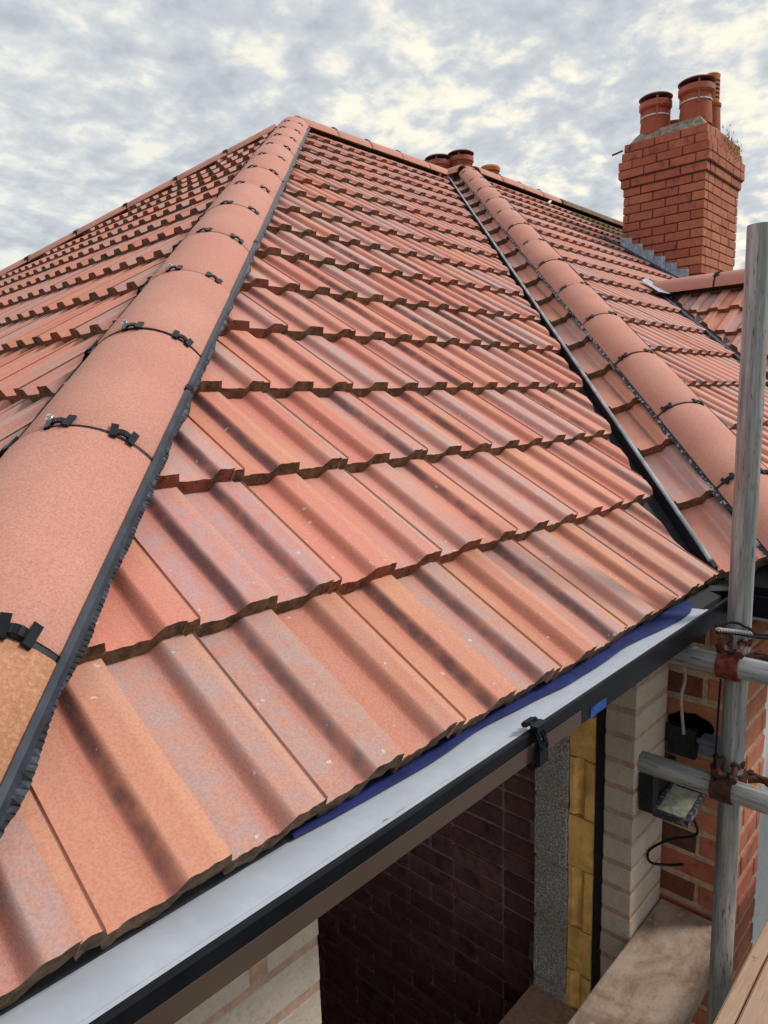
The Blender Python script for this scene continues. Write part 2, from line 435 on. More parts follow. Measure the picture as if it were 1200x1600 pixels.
def tile_bm(ny=1, rough=0.0, seed=0, xs=None, hf=None):
    hf = hf or prof_h
    bm = bmesh.new(); xs = xs or XS
    ylen = G + .05
    ys = [0.0] + ([.004] if rough else []) + [ylen * (j + 1) / ny for j in range(ny)]
    def zb(y): return -DL * y / G
    top = []; bot = []
    sd = seed * 17.3
    for j, y in enumerate(ys):
        tr = []; br = []
        for x in xs:
            h = hf(x) + zb(y)
            if x > .27: h += .0
            yy = y; bz = h - TH
            if rough and j == 0:
                yy = -.0015 + rough * 1.2 * mnoise.noise(Vector((x * 55, sd, 0))) + rough * .4 * mnoise.noise(Vector((x * 130, sd, 3)))
            if rough and y < .05:
                h += rough * .35 * mnoise.noise(Vector((x * 90, sd, 9)))
                bz += rough * .9 * mnoise.noise(Vector((x * 70, sd, 5)))
            tr.append(bm.verts.new((x, yy, h))); br.append(bm.verts.new((x, yy + (rough * mnoise.noise(Vector((x * 60, sd, 7))) if rough and j == 0 else 0), bz)))
        top.append(tr); bot.append(br)
    nx = len(xs)
    for j in range(len(ys) - 1):
        for i in range(nx - 1):
            bm.faces.new((top[j][i], top[j][i + 1], top[j + 1][i + 1], top[j + 1][i])).material_index = 0
            bm.faces.new((bot[j][i], bot[j + 1][i], bot[j + 1][i + 1], bot[j][i + 1])).material_index = 1
    for i in range(nx - 1):
        if rough:   # front edge gets a ragged middle line
            if i == 0:
                mid = [bm.verts.new(((top[0][k].co + bot[0][k].co) / 2) + Vector((0, -rough * (.2 + .8 * abs(mnoise.noise(Vector((xs[k] * 70, sd, 12))))), rough * .8 * mnoise.noise(Vector((xs[k] * 80, sd, 1)))))) for k in range(nx)]
            bm.faces.new((top[0][i], mid[i], mid[i + 1], top[0][i + 1])).material_index = 1
            bm.faces.new((mid[i], bot[0][i], bot[0][i + 1], mid[i + 1])).material_index = 1
        else:
            bm.faces.new((top[0][i], bot[0][i], bot[0][i + 1], top[0][i + 1])).material_index = 1
        bm.faces.new((top[-1][i], top[-1][i + 1], bot[-1][i + 1], bot[-1][i])).material_index = 1
    for j in range(len(ys) - 1):
        bm.faces.new((top[j][0], top[j + 1][0], bot[j + 1][0], bot[j][0])).material_index = 0
        bm.faces.new((top[j][-1], bot[j][-1], bot[j + 1][-1], top[j + 1][-1])).material_index = 1
    if rough:
        bm.faces.new((top[0][0], bot[0][0], mid[0])); bm.faces.new((top[0][-1], mid[-1], bot[0][-1]))
    return bm
def finish_tile(bm, mats):
    bmesh.ops.recalc_face_normals(bm, faces=bm.faces)
    for f in bm.faces: f.smooth = True
    for e in bm.edges:
        if len(e.link_faces) != 2 or e.calc_face_angle(0) > R(34) or e.link_faces[0].material_index != e.link_faces[1].material_index: e.smooth = False
    me = bpy.data.meshes.new('roof_tile'); bm.to_mesh(me); bm.free()
    for m in mats: me.materials.append(m)
    return me
XSC = [-.024, 0, .006, .070, .080, .089, .098, .1499, .156, .220, .230, .239, .248, .2789]
FINE = [tile_bm(2, .0024, s, sorted(set([round(i * .005 - .022, 4) for i in range(61)] + XS))) for s in range(7)]
COARSE = tile_bm(1, .0, 0, XSC); MED = tile_bm(1, .0024, 3, XS)
STRIP = tile_bm(1, .0022, 5, [0, .010, .016, .0225, .05, .08, .098, .105, .112, .118, .14, .165], strip_h)
MCACHE = {}
def lay(slope, O, U, Sd, rows, x0f, x1f, phase, clips, mats=(M_tile, M_edge), rr=random.Random(3), detail=None, jitter=.0015, only=None, alt=None):
    base_mats = mats
    """tiles of one slope: rows = iterable of course numbers, x0f/x1f(k) across range, clips = [(point, outward normal)]"""
    U = Vector(U); Sd = Vector(Sd); Nn = U.cross(Sd)
    Rm = Matrix((U, Sd, Nn)).transposed().to_4x4()
    cnt = 0
    for k in rows:
        a, b = x0f(k), x1f(k)
        c0 = math.floor((a - phase) / .30) - 1; c1 = math.ceil((b - phase) / .30) + 1
        for c in range(c0, c1 + 1):
            x = phase + c * .30
            if x + .30 < a or x - .03 > b: continue
            P = Vector(O) + U * x + Sd * (k * G)
            ctr = P + U * .14 + Sd * .15
            if not inview(ctr): continue
            dist = (ctr - CAM_LOC).length
            mats = alt[0] if alt and dist < alt[2] and rr.random() < alt[1] else base_mats
            M = Matrix.Translation(P + U * rr.uniform(-jitter, jitter) + Sd * rr.uniform(-.003, .003) + Nn * rr.uniform(-.0006, .0012)) @ Rm @ Matrix.Rotation(rr.uniform(-.004, .004), 4, 'Z')
            key = ('f', rr.randrange(7)) if dist < 2.1 else (('m', 0) if dist < 4 else ('c', 0))
            src = FINE[key[1]] if key[0] == 'f' else (MED if key[0] == 'm' else COARSE)
            if only is not None: key, src = ('s', 0), only
            Mi = M.inverted(); need = []; dead = False
            corners = [M @ Vector((q, w, 0)) for q in (-.024, .279) for w in (-.005, G + .05)]
            for pt, nn in clips:
                s = [(q - Vector(pt)).dot(Vector(nn)) for q in corners]
                if min(s) > -.012: dead = True; break
                if max(s) > 0: need.append((pt, nn))
            if dead: continue
            if need:
                bm = src.copy()
                for pt, nn in need:
                    lp = Mi @ Vector(pt); ln = (Mi.to_3x3() @ Vector(nn)).normalized()
                    g = bmesh.ops.bisect_plane(bm, geom=bm.verts[:] + bm.edges[:] + bm.faces[:], plane_co=lp, plane_no=ln, clear_outer=True)
                    ed = [e for e in g['geom_cut'] if isinstance(e, bmesh.types.BMEdge)]
                    try:
                        r = bmesh.ops.edgenet_fill(bm, edges=ed)
                        for f in r['faces']: f.material_index = 1
                    except Exception: pass
                if len(bm.faces) < 4: bm.free(); continue
                me = finish_tile(bm, mats)
            else:
                kk = (key, mats)
                if kk not in MCACHE: MCACHE[kk] = finish_tile(src.copy(), mats)
                me = MCACHE[kk]
            link('roof_tile', me, slope, M); cnt += 1
    return cnt

HBASE = Matrix.Translation((0.5, 1.5, -4.2))
house = thing('house', 'hip-roofed house with new terracotta interlocking tiles, nearest to the viewer', 'house', M=HBASE)
nhouse = thing('neighbouring_house', 'attached house beyond, with a mossy old roof corner and a tall red brick chimney', 'house', M=Matrix.Translation((9.5, 1.5, -4.2)))

def slab(name, parent, polys, m, off=-.075, th=.02):
    bm = bmesh.new()
    for poly in polys:
        v = [bm.verts.new(Vector(q) + Vector((0, 0, off))) for q in poly]
        w = [bm.verts.new(Vector(q) + Vector((0, 0, off - th))) for q in poly]
        bm.faces.new(v); bm.faces.new(list(reversed(w)))
        for i in range(len(v)):
            j = (i + 1) % len(v); bm.faces.new((v[i], w[i], w[j], v[j]))
    return link(name, mesh(bm, name, m), parent)
def pc(x, y): return (x, y, T * y)
A = (XH + L, L, ZR); B = (XV + L, L, ZR)
EX = XV + L; EY = L - WJ; XN = 7.75; XEND = 12.5
south = slab('south_roof_slope', house, [[(XH, 0, 0), (XV, 0, 0), B, A]], M_under)
west = slab('west_roof_slope', house, [[(XH, 0, 0), A, (XH, 2 * L, 0)]], M_under)
strip = slab('narrow_roof_slope', house, [[(XV, 0, 0), (XV, -WJ, 0), (EX, EY, ZR), B]], M_under)
yf = ZF / T - WJ
front = slab('front_roof_slope', house, [[(XV, -WJ, 0), (XF, -WJ, 0), (XF + ZF / T, yf, ZF), (XN, yf, ZF), (XN, EY, ZR), (EX, EY, ZR)]], M_under)
bay = slab('bay_roof_slope', house, [[(XF, -WJ, 0), (XF, -3.4, 0), (XF + ZF / T, -3.4, ZF), (XF + ZF / T, yf, ZF)]], M_under)
# hidden far sides close the roof
slab('rear_roof_slope', house, [[A, B, (XN, L, ZR), (XN, 2 * L, 0), (XH, 2 * L, 0)], [B, (EX, EY, ZR), (XN, EY, ZR), (XN, L, ZR)]], M_moss, off=-.08)
slab('bay_far_slope', house, [[(XF + ZF / T, -3.4, ZF), (XF + 2 * ZF / T, -3.4, 0), (XF + 2 * ZF / T, yf, 0), (XF + ZF / T, yf, ZF)]], M_moss, off=-.05)
oslope = slab('old_roof_slope', nhouse, [[(XN + .01, 2.3, T * (2.3 + WJ)), (XEND, 2.3, T * (2.3 + WJ)), (XEND, EY, ZR), (XN + .01, EY, ZR)], [(XN + .01, EY, ZR), (XEND, EY, ZR), (XEND, L, ZR), (XN + .01, L, ZR)], [(XN + .01, L, ZR), (XEND, L, ZR), (XEND, 2 * L, 0), (XN + .01, 2 * L, 0)]], M_under)

q2 = math.sqrt(.5)
cnt = {}
cnt['south'] = 0
rsx = random.Random(3)
for k in range(1, N):
    cut = {1: 1.143, 2: 1.150, 3: 1.172}.get(k, 1.178 + .0042 * k)
    cnt['south'] += lay(south, (0, 0, 0), (1, 0, 0), (0, cs, sn), [k], lambda k: XH + k * GY, lambda k: XV + (k + 1) * GY, 0.0,
        [((XH + .07, 0, 0), (-q2, q2, 0)), ((cut, 0, 0), (q2, -q2, 0)), ((0, L - .03, 0), (0, 1, 0))], rr=rsx, mats=(M_tile, M_edge), alt=((M_tile_red, M_edge), .7 if k == 1 else (.3 if k > 5 else .12), 1.6 if k == 1 else 99))
cnt['eave'] = lay(south, (0, 0, 0), (1, 0, 0), (0, cs, sn), [0], lambda k: XH, lambda k: XV + GY, 0.0, [((XH + .07, 0, 0), (-q2, q2, 0)), ((1.215, 0, 0), (.93, -.36, 0))], mats=(M_tile_or, M_edge))
cnt['west'] = lay(west, (XH, 0, 0), (0, -1, 0), (cs, 0, sn), range(1, N), lambda k: -(2 * L - k * GY), lambda k: -k * GY, -.064 - 30 * .3,
    [((XH + .07, 0, 0), (q2, -q2, 0)), ((XH, 2 * L - .07, 0), (q2, q2, 0))])
# the narrow strip between valley and second hip: one column of tiles running up beside the valley
HY = Vector((1, 1, T)).normalized(); HX = Vector((1, -1, 0)).normalized(); HZ = HX.cross(HY)
HL = math.sqrt(2 * L * L + ZR * ZR)
VS = (-.024, .020)
sX = (HX + HZ * .36).normalized(); sZ = sX.cross(HY)
sme = finish_tile(STRIP.copy(), (M_tile, M_edge)); rs = random.Random(21)
sp = .005
while sp < HL - .25:
    P = Vector((XV, 0, 0)) + HY * sp + HX * (VS[0] + (VS[1] - VS[0]) * sp / HL + .004) + HZ * -.008
    link('roof_tile', sme, strip, frame(P, sX, HY, sZ) @ Matrix.Rotation(rs.uniform(-.006, .006), 4, 'Z')); sp += .363
cnt['front'] = lay(front, (0, -WJ, 0), (1, 0, 0), (0, cs, sn), range(0, N), lambda k: XV + k * GY, lambda k: min(XN, XF + (k + 1) * GY) if (k + .6) * GZ < ZF else XN, .07,
    [((XV, -WJ + .02, 0), (-q2, q2, 0)), ((XF - .07, -WJ, 0), (q2, -q2, 0)) if False else ((XN, 0, 0), (1, 0, 0)), ((0, EY - .03, 0), (0, 1, 0))]) if False else 0
for k in range(0, N):
    low = (k + 1) * GZ < ZF + .03
    cl = [((XV, -WJ - .05, 0), (-q2, q2, 0)), ((0, EY - .03, 0), (0, 1, 0))]
    cl.append(((XF - .06, -WJ, 0), (q2, -q2, 0)) if low else ((XN, 0, 0), (1, 0, 0)))
    cnt['front'] += lay(front, (0, -WJ, 0), (1, 0, 0), (0, cs, sn), [k], lambda k: XV + k * GY, lambda k: (XF + (k + 1) * GY) if low else XN, .07, cl, rr=random.Random(50 + k))
cnt['bay'] = lay(bay, (XF, 0, 0), (0, -1, 0), (cs, 0, sn), range(0, 7), lambda k: -(k + 1) * GY + WJ - .3, lambda k: 3.0, .0,
    [((XF + .05, -WJ, 0), (-q2, q2, 0)), ((XF + ZF / T - .03, 0, 0), (1, 0, 0))])
cnt['old'] = lay(oslope, (0, -WJ, 0), (1, 0, 0), (0, cs, sn), range(9, N), lambda k: XN + .01, lambda k: XN + 3.6, .07,
    [((XN + .004, 0, 0), (-1, 0, 0)), ((0, EY - .03, 0), (0, 1, 0))], mats=(M_moss, M_edge))
print('tiles', cnt)

# ------------------------------------------------------------------ hip and ridge caps
def cap_mesh(Lc, b=.143, zc=.030, ze=-.052, th=.017, m=M_cap, seg=18, closed=False):
    sag = zc - ze; rad = (b * b + sag * sag) / (2 * sag); cz = zc - rad; a0 = math.asin(min(1, b / rad))
    if sag > b: a0 = math.pi - a0
    bm = bmesh.new(); ys = [0, .006, Lc * .33, Lc * .66, Lc - .006, Lc]
    top = []; bot = []
    for j, y in enumerate(ys):
        dr = -.003 if j in (0, 5) else 0
        tr = []; br = []
        for i in range(seg + 1):
            a = -a0 + 2 * a0 * i / seg
            rr = rad + dr
            tr.append(bm.verts.new((rr * math.sin(a), y, cz + rr * math.cos(a))))
            br.append(bm.verts.new(((rad - th) * math.sin(a), y, cz + (rad - th) * math.cos(a))))
        top.append(tr); bot.append(br)
    for j in range(len(ys) - 1):
        for i in range(seg):
            bm.faces.new((top[j][i], top[j][i + 1], top[j + 1][i + 1], top[j + 1][i]))
            bm.faces.new((bot[j][i], bot[j + 1][i], bot[j + 1][i + 1], bot[j][i + 1])).material_index = 1
        bm.faces.new((top[j][0], top[j + 1][0], bot[j + 1][0], bot[j][0])).material_index = 1
        bm.faces.new((top[j][-1], bot[j][-1], bot[j + 1][-1], top[j + 1][-1])).material_index = 1
    for i in range(seg):
        bm.faces.new((top[0][i], bot[0][i], bot[0][i + 1], top[0][i + 1])).material_index = 1
        bm.faces.new((top[-1][i], top[-1][i + 1], bot[-1][i + 1], bot[-1][i])).material_index = 1
    return mesh(bm, 'ridge_tile', [m, M_edge], smooth=True), rad, cz
def clip_mesh():
    bm = bmesh.new()
    # arched body straddling the joint, with two flat tabs over each tile end
    for i in range(6):
        a0 = math.pi * i / 6; a1 = math.pi * (i + 1) / 6
        v = []
        for y in (-.010, .008):
            for (a, r) in ((a0, .016), (a1, .016), (a1, .009), (a0, .009)):
                v.append(bm.verts.new((-r * math.cos(a) * 1.15, y, r * math.sin(a) * .75)))
        for idx in ((0, 1, 2, 3), (7, 6, 5, 4), (0, 4, 5, 1), (3, 2, 6, 7), (0, 3, 7, 4), (1, 5, 6, 2)):
            bm.faces.new([v[k] for k in idx])
    for s in (-1, 1):
        Mr = Matrix.Translation((s * .020, 0, .003)) @ Matrix.Rotation(s * .25, 4, 'Y') @ Matrix.Rotation(s * -.12, 4, 'Z')
        box(bm, (-.008, -.021, -.003), (.008, .027, .003), 0, Mr)
    bmesh.ops.bevel(bm, geom=[e for e in bm.edges if e.calc_length() > .012], offset=.0012, segments=1, affect='EDGES')
    return mesh(bm, 'ridge_clip', M_black)
CLIP = clip_mesh()
def screw_mesh():
    bm = bmesh.new(); lathe(bm, [(.0088, 0), (.0088, .0015), (.0045, .0018), (.0045, .006), (.003, .0072)], 14, mfun=lambda j: 0)
    return mesh(bm, 'screw', M_screw, smooth=True)
SCREW = screw_mesh()
def union_mesh():
    # black rubber joint strip following the arc underneath the joint
    me, rad, cz = cap_mesh(.05, b=.138, zc=.0245, ze=-.054, th=.01, m=M_blackm); me.materials[1] = M_blackm; return me
UNION = union_mesh()
def caps(O, Y, X, s0, s1, pitch, clips_at=(-.1, .0, .66), first=None, parent=house, m=M_cap, b=.143, zc=.030, ze=-.052, gap=.013, clipsz=1.0, seg=18, label_first=None, rr=random.Random(9), screws=True):
    O = Vector(O); Y = Vector(Y).normalized(); X = Vector(X).normalized(); Z = X.cross(Y).normalized()
    Rm = Matrix((X, Y, Z)).transposed().to_4x4()
    me, rad, cz = cap_mesh(pitch - gap, b, zc, ze, m=m, seg=seg)
    s = s0; i = 0; last = None
    while s < s1 - .05:
        ln = min(pitch, s1 - s)
        mm = me if abs(ln - pitch) < .01 else cap_mesh(ln - gap, b, zc, ze, m=m, seg=seg)[0]
        if i == 0 and first is not None:
            mm = cap_mesh(ln - gap, b, zc, ze, m=first, seg=seg)[0]
        M = Matrix.Translation(O + Y * (s + gap / 2) + Z * rr.uniform(-.002, .002) + X * rr.uniform(-.002, .002)) @ Rm @ Matrix.Rotation(rr.uniform(-.008, .008), 4, 'Z')
        if inview(O + Y * (s + ln / 2), 700) :
            o = link('ridge_tile', mm, parent, M)
            if i == 0 and label_first: o['label'] = label_first
            if s > s0 + .01 or i > 0:
                link('joint_strip', UNION if b == .143 else cap_mesh(.04, b - .005, zc - .0055, ze, th=.008, m=M_blackm)[0], o, Matrix.Translation(O + Y * (s - .022)) @ Rm)
                for a in clips_at:
                    ang = a + rr.uniform(-.03, .03)
                    Mc = Matrix.Translation(O + Y * s) @ Rm @ Matrix.Translation((0, 0, cz)) @ Matrix.Rotation(ang, 4, 'Y') @ Matrix.Translation((0, rr.uniform(-.004, .006), rad + .001)) @ Matrix.Rotation(rr.uniform(-.15, .15), 4, 'Z') @ Matrix.Scale(clipsz * .86, 4)
                    c = link('ridge_clip', CLIP, o, Mc)
                if screws and (O + Y * s - CAM_LOC).length < 2.6 and i % 4 != 1:
                    ang = clips_at[1] - .06
                    link('screw', SCREW, o, Matrix.Translation(O + Y * s) @ Rm @ Matrix.Translation((0, 0, cz)) @ Matrix.Rotation(ang, 4, 'Y') @ Matrix.Translation((0, .004, rad + .013)))
            last = o
        s += pitch; i += 1
O1 = Vector((XH, 0, 0)) + HX * .035
O2 = Vector((XV, -WJ, 0)) + HX * .040
caps(O1, HY, HX, .557 - .508, HL + .02, .508, clips_at=(-.86, -.10, .62), first=M_cap_orange, label_first='orange-toned ridge tile at the foot of the hip')
caps(O2, HY, HX, .535 - .53, HL - .02, .53, clips_at=(-.62, .30), screws=False, b=.115, zc=.022, ze=-.042, clipsz=.85)
# far north-west hip, main ridges and bay ridge
NY = Vector((-1, 1, -T)).normalized(); NX = Vector((1, 1, 0)).normalized()
caps(Vector(A) + Vector((0, 0, -.01)), NY, NX, .12, HL, .508, clips_at=(-.7, 0, .7), seg=12, screws=False)
caps(Vector(A) + Vector((.05, 0, .0)), (1, 0, 0), (0, -1, 0), .0, XV - XH - .09, .45, clips_at=(-.5, .4), b=.13, zc=.05, ze=-.055, seg=12, screws=False)
caps(Vector(B) + Vector((0, 0, .0)), (0, -1, 0), (-1, 0, 0), .02, WJ - .02, .5, clips_at=(), b=.12, zc=.05, ze=-.05, seg=12, screws=False)
caps(Vector((EX, EY, ZR + .006)), (1, 0, 0), (0, -1, 0), .12, XN - EX, .45, clips_at=(-.5, .4), b=.13, zc=.05, ze=-.055, seg=12, screws=False)
caps(Vector((XN, EY, ZR + .006)), (1, 0, 0), (0, -1, 0), .02, 4.0, .5, clips_at=(), b=.12, zc=.05, ze=-.05, seg=10, parent=nhouse, m=M_moss, screws=False)
caps(Vector((XF + ZF / T, yf + .05, ZF + .022)), (0, -1, 0), (-1, 0, 0), .0, 3.6, .5, clips_at=(-.75, -.1, .6), b=.118, zc=.06, ze=-.06, seg=14, screws=False)

# black edge bars and pleated skirts beside the caps
def strip_part(name, O, sgn, s0, s1, prof, m, seg=1, joints=(), parent=house):
    bm = bmesh.new(); rows = []
    for k in range(seg + 1):
        s = s0 + (s1 - s0) * k / seg
        rows.append([bm.verts.new(O + HY * s + HX * (sgn * x) + HZ * z) for x, z in prof])
    n = len(prof)
    for a, b in zip(rows, rows[1:]):
        for i in range(n): bm.faces.new((a[i], a[(i + 1) % n], b[(i + 1) % n], b[i]))
    bm.faces.new(rows[0]); bm.faces.new(rows[-1])
    return link(name, mesh(bm, name, m), parent)
def barprof(x, z, w=.0145, h=.012):
    return [(x, z - h * .6), (x, z + h * .3), (x + w * .3, z + h * .55), (x + w * .8, z + h * .2), (x + w, z - h * .5), (x + w * .8, z - h)]
s = .02
while s < HL - .1:
    e = min(s + 1.36, HL - .1)
    strip_part('edge_bar', O1, 1, s, e - .002, barprof(.139, -.048), M_bar, 4)
    strip_part('bar_joiner', O1, 1, e - .012, e + .010, barprof(.1375, -.0465, .0165, .0145), M_black, 1)
    s = e
for sg, O_, mm in ((-1, O2, M_black), (1, O2, M_black)):
    strip_part('edge_bar', O_, sg, .02, HL - .08, barprof(.107, -.042, .010), mm, 24)
def skirt(O, sgn, x0, x1, s0, s1, m, step=.006, amp=.0035, wild=0.0, seed=0):
    bm = bmesh.new(); prev = None; n = int((s1 - s0) / step)
    for i in range(n + 1):
        s = s0 + i * step; a = amp * (1 if i % 2 else -1)
        w = wild * mnoise.noise(Vector((s * 9, seed, 0))) if wild else .004 * mnoise.noise(Vector((s * 14, seed, 0)))
        w2 = wild * .8 * mnoise.noise(Vector((s * 40, seed, 5)))
        xe = x1 + w
        pts = [O + HY * s + HX * sgn * x0 + HZ * (-.050), O + HY * s + HX * sgn * ((x0 + xe) / 2) + HZ * (-.428 * (x0 + xe) / 2 + .012 + a + w2), O + HY * (s - a) + HX * sgn * xe + HZ * (-.428 * xe + .006 + a * .6 + w2 * .5)]
        cur = [bm.verts.new(q) for q in pts]
        if prev:
            for k in (0, 1): bm.faces.new((prev[k], prev[k + 1], cur[k + 1], cur[k]))
        prev = cur
    return link('pleated_skirt', mesh(bm, 'pleated_skirt', m), house)
skirt(O1, 1, .144, .157, .02, HL - .1, M_brush, .005, .002, wild=.010)
skirt(O1, -1, .140, .166, .02, HL - .1, M_brush, seed=4)
skirt(O2, -1, .107, .122, .02, HL - .1, M_crumple, .009, .002, .009, seed=8)
skirt(O2, 1, .114, .136, .02, HL - .1, M_brush, seed=9)

# ------------------------------------------------------------------ valley between south slope and narrow strip
def diag_strip(name, x0, prof, m, s0, s1, seg=20, parent=house, O=None, sk=(0, 0)):
    bm = bmesh.new(); rows = []; base = O or Vector((0, 0, 0))
    for k in range(seg + 1):
        s = s0 + (s1 - s0) * k / seg
        rows.append([bm.verts.new(base + Vector((x0, 0, 0)) + HY * s + HX * (x + sk[0] + (sk[1] - sk[0]) * s / HL) + Vector((0, 0, z))) for x, z in prof])
    n = len(prof)
    for a, b in zip(rows, rows[1:]):
        for i in range(n): bm.faces.new((a[i], a[(i + 1) % n], b[(i + 1) % n], b[i]))
    bm.faces.new(rows[0]); bm.faces.new(rows[-1])
    return link(name, mesh(bm, name, m), parent)
diag_strip('valley_trough', XV, [(-.10, -.05), (-.10, -.056), (.05, -.056), (.05, -.05)], M_blackm, -.02, HL - .05)
diag_strip('valley_upstand', XV, [(-.010, -.052), (-.008, .004), (.004, .006), (.006, -.052)], M_blackm, .005, HL - .05, sk=VS)
diag_strip('valley_edge_trim', XV, [(-.011, .001), (-.011, .007), (-.007, .0105), (.000, .0105), (.004, .006), (.004, .001)], M_valleybar, .035, HL - .05, sk=VS)
# lead valley between front slope and bay slope
fo = Vector((XF, -WJ, 0)); fl = math.sqrt(2 * (yf + WJ) ** 2 + ZF ** 2)
diag_strip('lead_valley', 0, [(-.075, -.028), (-.075, -.018), (.0, -.045), (.075, -.018), (.075, -.028), (0, -.06)], M_leadd, 0, fl, O=fo)
diag_strip('lead_roll', 0, [(-.052, -.02), (-.05, .012), (-.036, .014), (-.034, -.02)], M_leadd, 0, fl - .05, O=fo)
bm = bmesh.new()
pk = Vector((XF + ZF / T, yf, ZF))
for i in range(6):
    pass
vs = [bm.verts.new(pk + Vector(q)) for q in ((-.16, -.14, -.055), (.02, -.02, .02), (.10, .17, .135), (-.16, .10, .085), (-.30, -.10, -.045))]
c = bm.verts.new(pk + Vector((-.08, .02, .035)))
for i in range(5): bm.faces.new((vs[i], vs[(i + 1) % 5], c))
link('lead_saddle', mesh(bm, 'lead_saddle', M_lead), house)

# ------------------------------------------------------------------ brickwork helper
BR = {}
def brick_at(parent, P, size, m, rr, bev=.004, name='brick', jit=.002):
    key = (round(size[0], 3), round(size[1], 3), round(size[2], 3), m.name, rr.randrange(3))
    if key not in BR: BR[key] = bevelbox('brick', size, bev, m, .0016, hash(key[:3]) % 999 + key[4])
    M = Matrix.Translation(Vector(P) + Vector((rr.uniform(-jit, jit), rr.uniform(-jit, jit), rr.uniform(-jit, jit) * .6)))
    return link(name, BR[key], parent, M)

# ------------------------------------------------------------------ the front chimney
CXa, CXb, CYa, CYb, CZt = 7.0, 8.07, 2.11, 2.985, 3.232
CH = .0925; JT = .011
stack = link('chimney_stack', None, nhouse, Matrix.Translation((CXa, CYa, 1.5)))
bm = bmesh.new(); box(bm, (CXa + .014, CYa + .014, 1.0), (CXb - .014, CYb - .014, CZt))
core = link('mortar_core', mesh(bm, 'mortar_core', M_mortd), stack)
rb = random.Random(5)
ncourse = 19
off = {0: .0, 1: .018, 2: .045, 3: .045, 4: .022}
wid = .10
for i in range(ncourse):
    zt = CZt - i * CH; e = off.get(i, 0.0); z0 = zt - CH + JT
    if i < 5:
        bm = bmesh.new(); box(bm, (CXa - e + .012, CYa - e + .012, z0 - JT), (CXb + e - .012, CYb + e - .012, zt - .003 + .0005 * i)); link('mortar_course', mesh(bm, 'mortar_course', M_mortd), stack)
    par = i % 2
    # west face bricks run along y
    y = CYa - e; first = True
    yend = CYb + e
    stl = .262
    y0 = y + (wid + .16 if False else 0)
    seq = []
    cur = y
    ln = (.127 if par else stl)
    while cur < yend - .03:
        l2 = min(ln, yend - cur)
        if yend - cur - l2 < .05: l2 = yend - cur
        seq.append((cur, l2)); cur += l2 + JT; ln = stl
    for (yy, l2) in seq:
        if zt < T * (yy + WJ) - .08: continue
        mm = M_brick if rb.random() < .8 else M_brick2
        brick_at(stack, (CXa - e, yy, z0), (wid, l2, CH - JT), mm, rb)
    # south face bricks run along x, starting behind the corner brick's thickness
    cur = CXa - e + wid + JT; ln = (stl - wid if par else .127); stl2 = .13
    xend = CXb + e
    while cur < xend - .03:
        l2 = min(ln, xend - cur)
        if xend - cur - l2 < .04: l2 = xend - cur
        brick_at(stack, (cur, CYa - e, z0), (l2, wid, CH - JT), M_brick2 if rb.random() < .75 else M_brick, rb)
        cur += l2 + JT; ln = .262 if rb.random() < .25 else .235
# flaunching (sloped mortar bed) and grass tuft
bm = bmesh.new()
n1 = []
for (ix, iy, z) in ((0, 0, .0), (1, 0, .0), (1, 1, .0), (0, 1, .0)):
    n1.append(bm.verts.new((CXa + .03 + ix * (CXb - CXa - .06), CYa + .03 + iy * (CYb - CYa - .06), CZt + z)))
n2 = [bm.verts.new((CXa + .13 + ix * (CXb - CXa - .30), CYa + .12 + iy * (CYb - CYa - .24), CZt + .125)) for ix, iy in ((0, 0), (1, 0), (1, 1), (0, 1))]
for i in range(4): bm.faces.new((n1[i], n1[(i + 1) % 4], n2[(i + 1) % 4], n2[i]))
bm.faces.new(n2); bm.faces.new(n1)
bmesh.ops.subdivide_edges(bm, edges=bm.edges[:], cuts=5, use_grid_fill=True)
for v in bm.verts: v.co.z += .014 * mnoise.noise(v.co * 9)
link('mortar_flaunching', mesh(bm, 'mortar_flaunching', M_flaunch, smooth=True), stack)
bm = bmesh.new(); rg = random.Random(2)
for i in range(170):
    t_ = rg.random(); x = CXa + .42 + .5 * t_ + rg.gauss(0, .04); y = CYa - .03 + rg.gauss(0, .022); z = CZt - .03 - .10 * t_ + rg.gauss(0, .045) - (.12 if rg.random() < .25 else 0)
    h = rg.uniform(.015, .045); a = rg.uniform(0, 6.28)
    v = [bm.verts.new((x, y, z)), bm.verts.new((x + .012 * math.cos(a), y + .012 * math.sin(a), z)), bm.verts.new((x + rg.gauss(0, .02), y - abs(rg.gauss(0, .012)), z + h))]
    bm.faces.new(v)
link('moss_tuft', mesh(bm, 'moss_tuft', M_grass), stack, kind='stuff')
bm = bmesh.new(); tube(bm, [(CXa + .0, CYb + .02, CZt - .05), (CXa - .03, CYb + .06, CZt - .07), (CXa - .05, CYb + .12, CZt - .085)], .010, 6)
link('loose_bracket', mesh(bm, 'loose_bracket', M_blackm), stack)

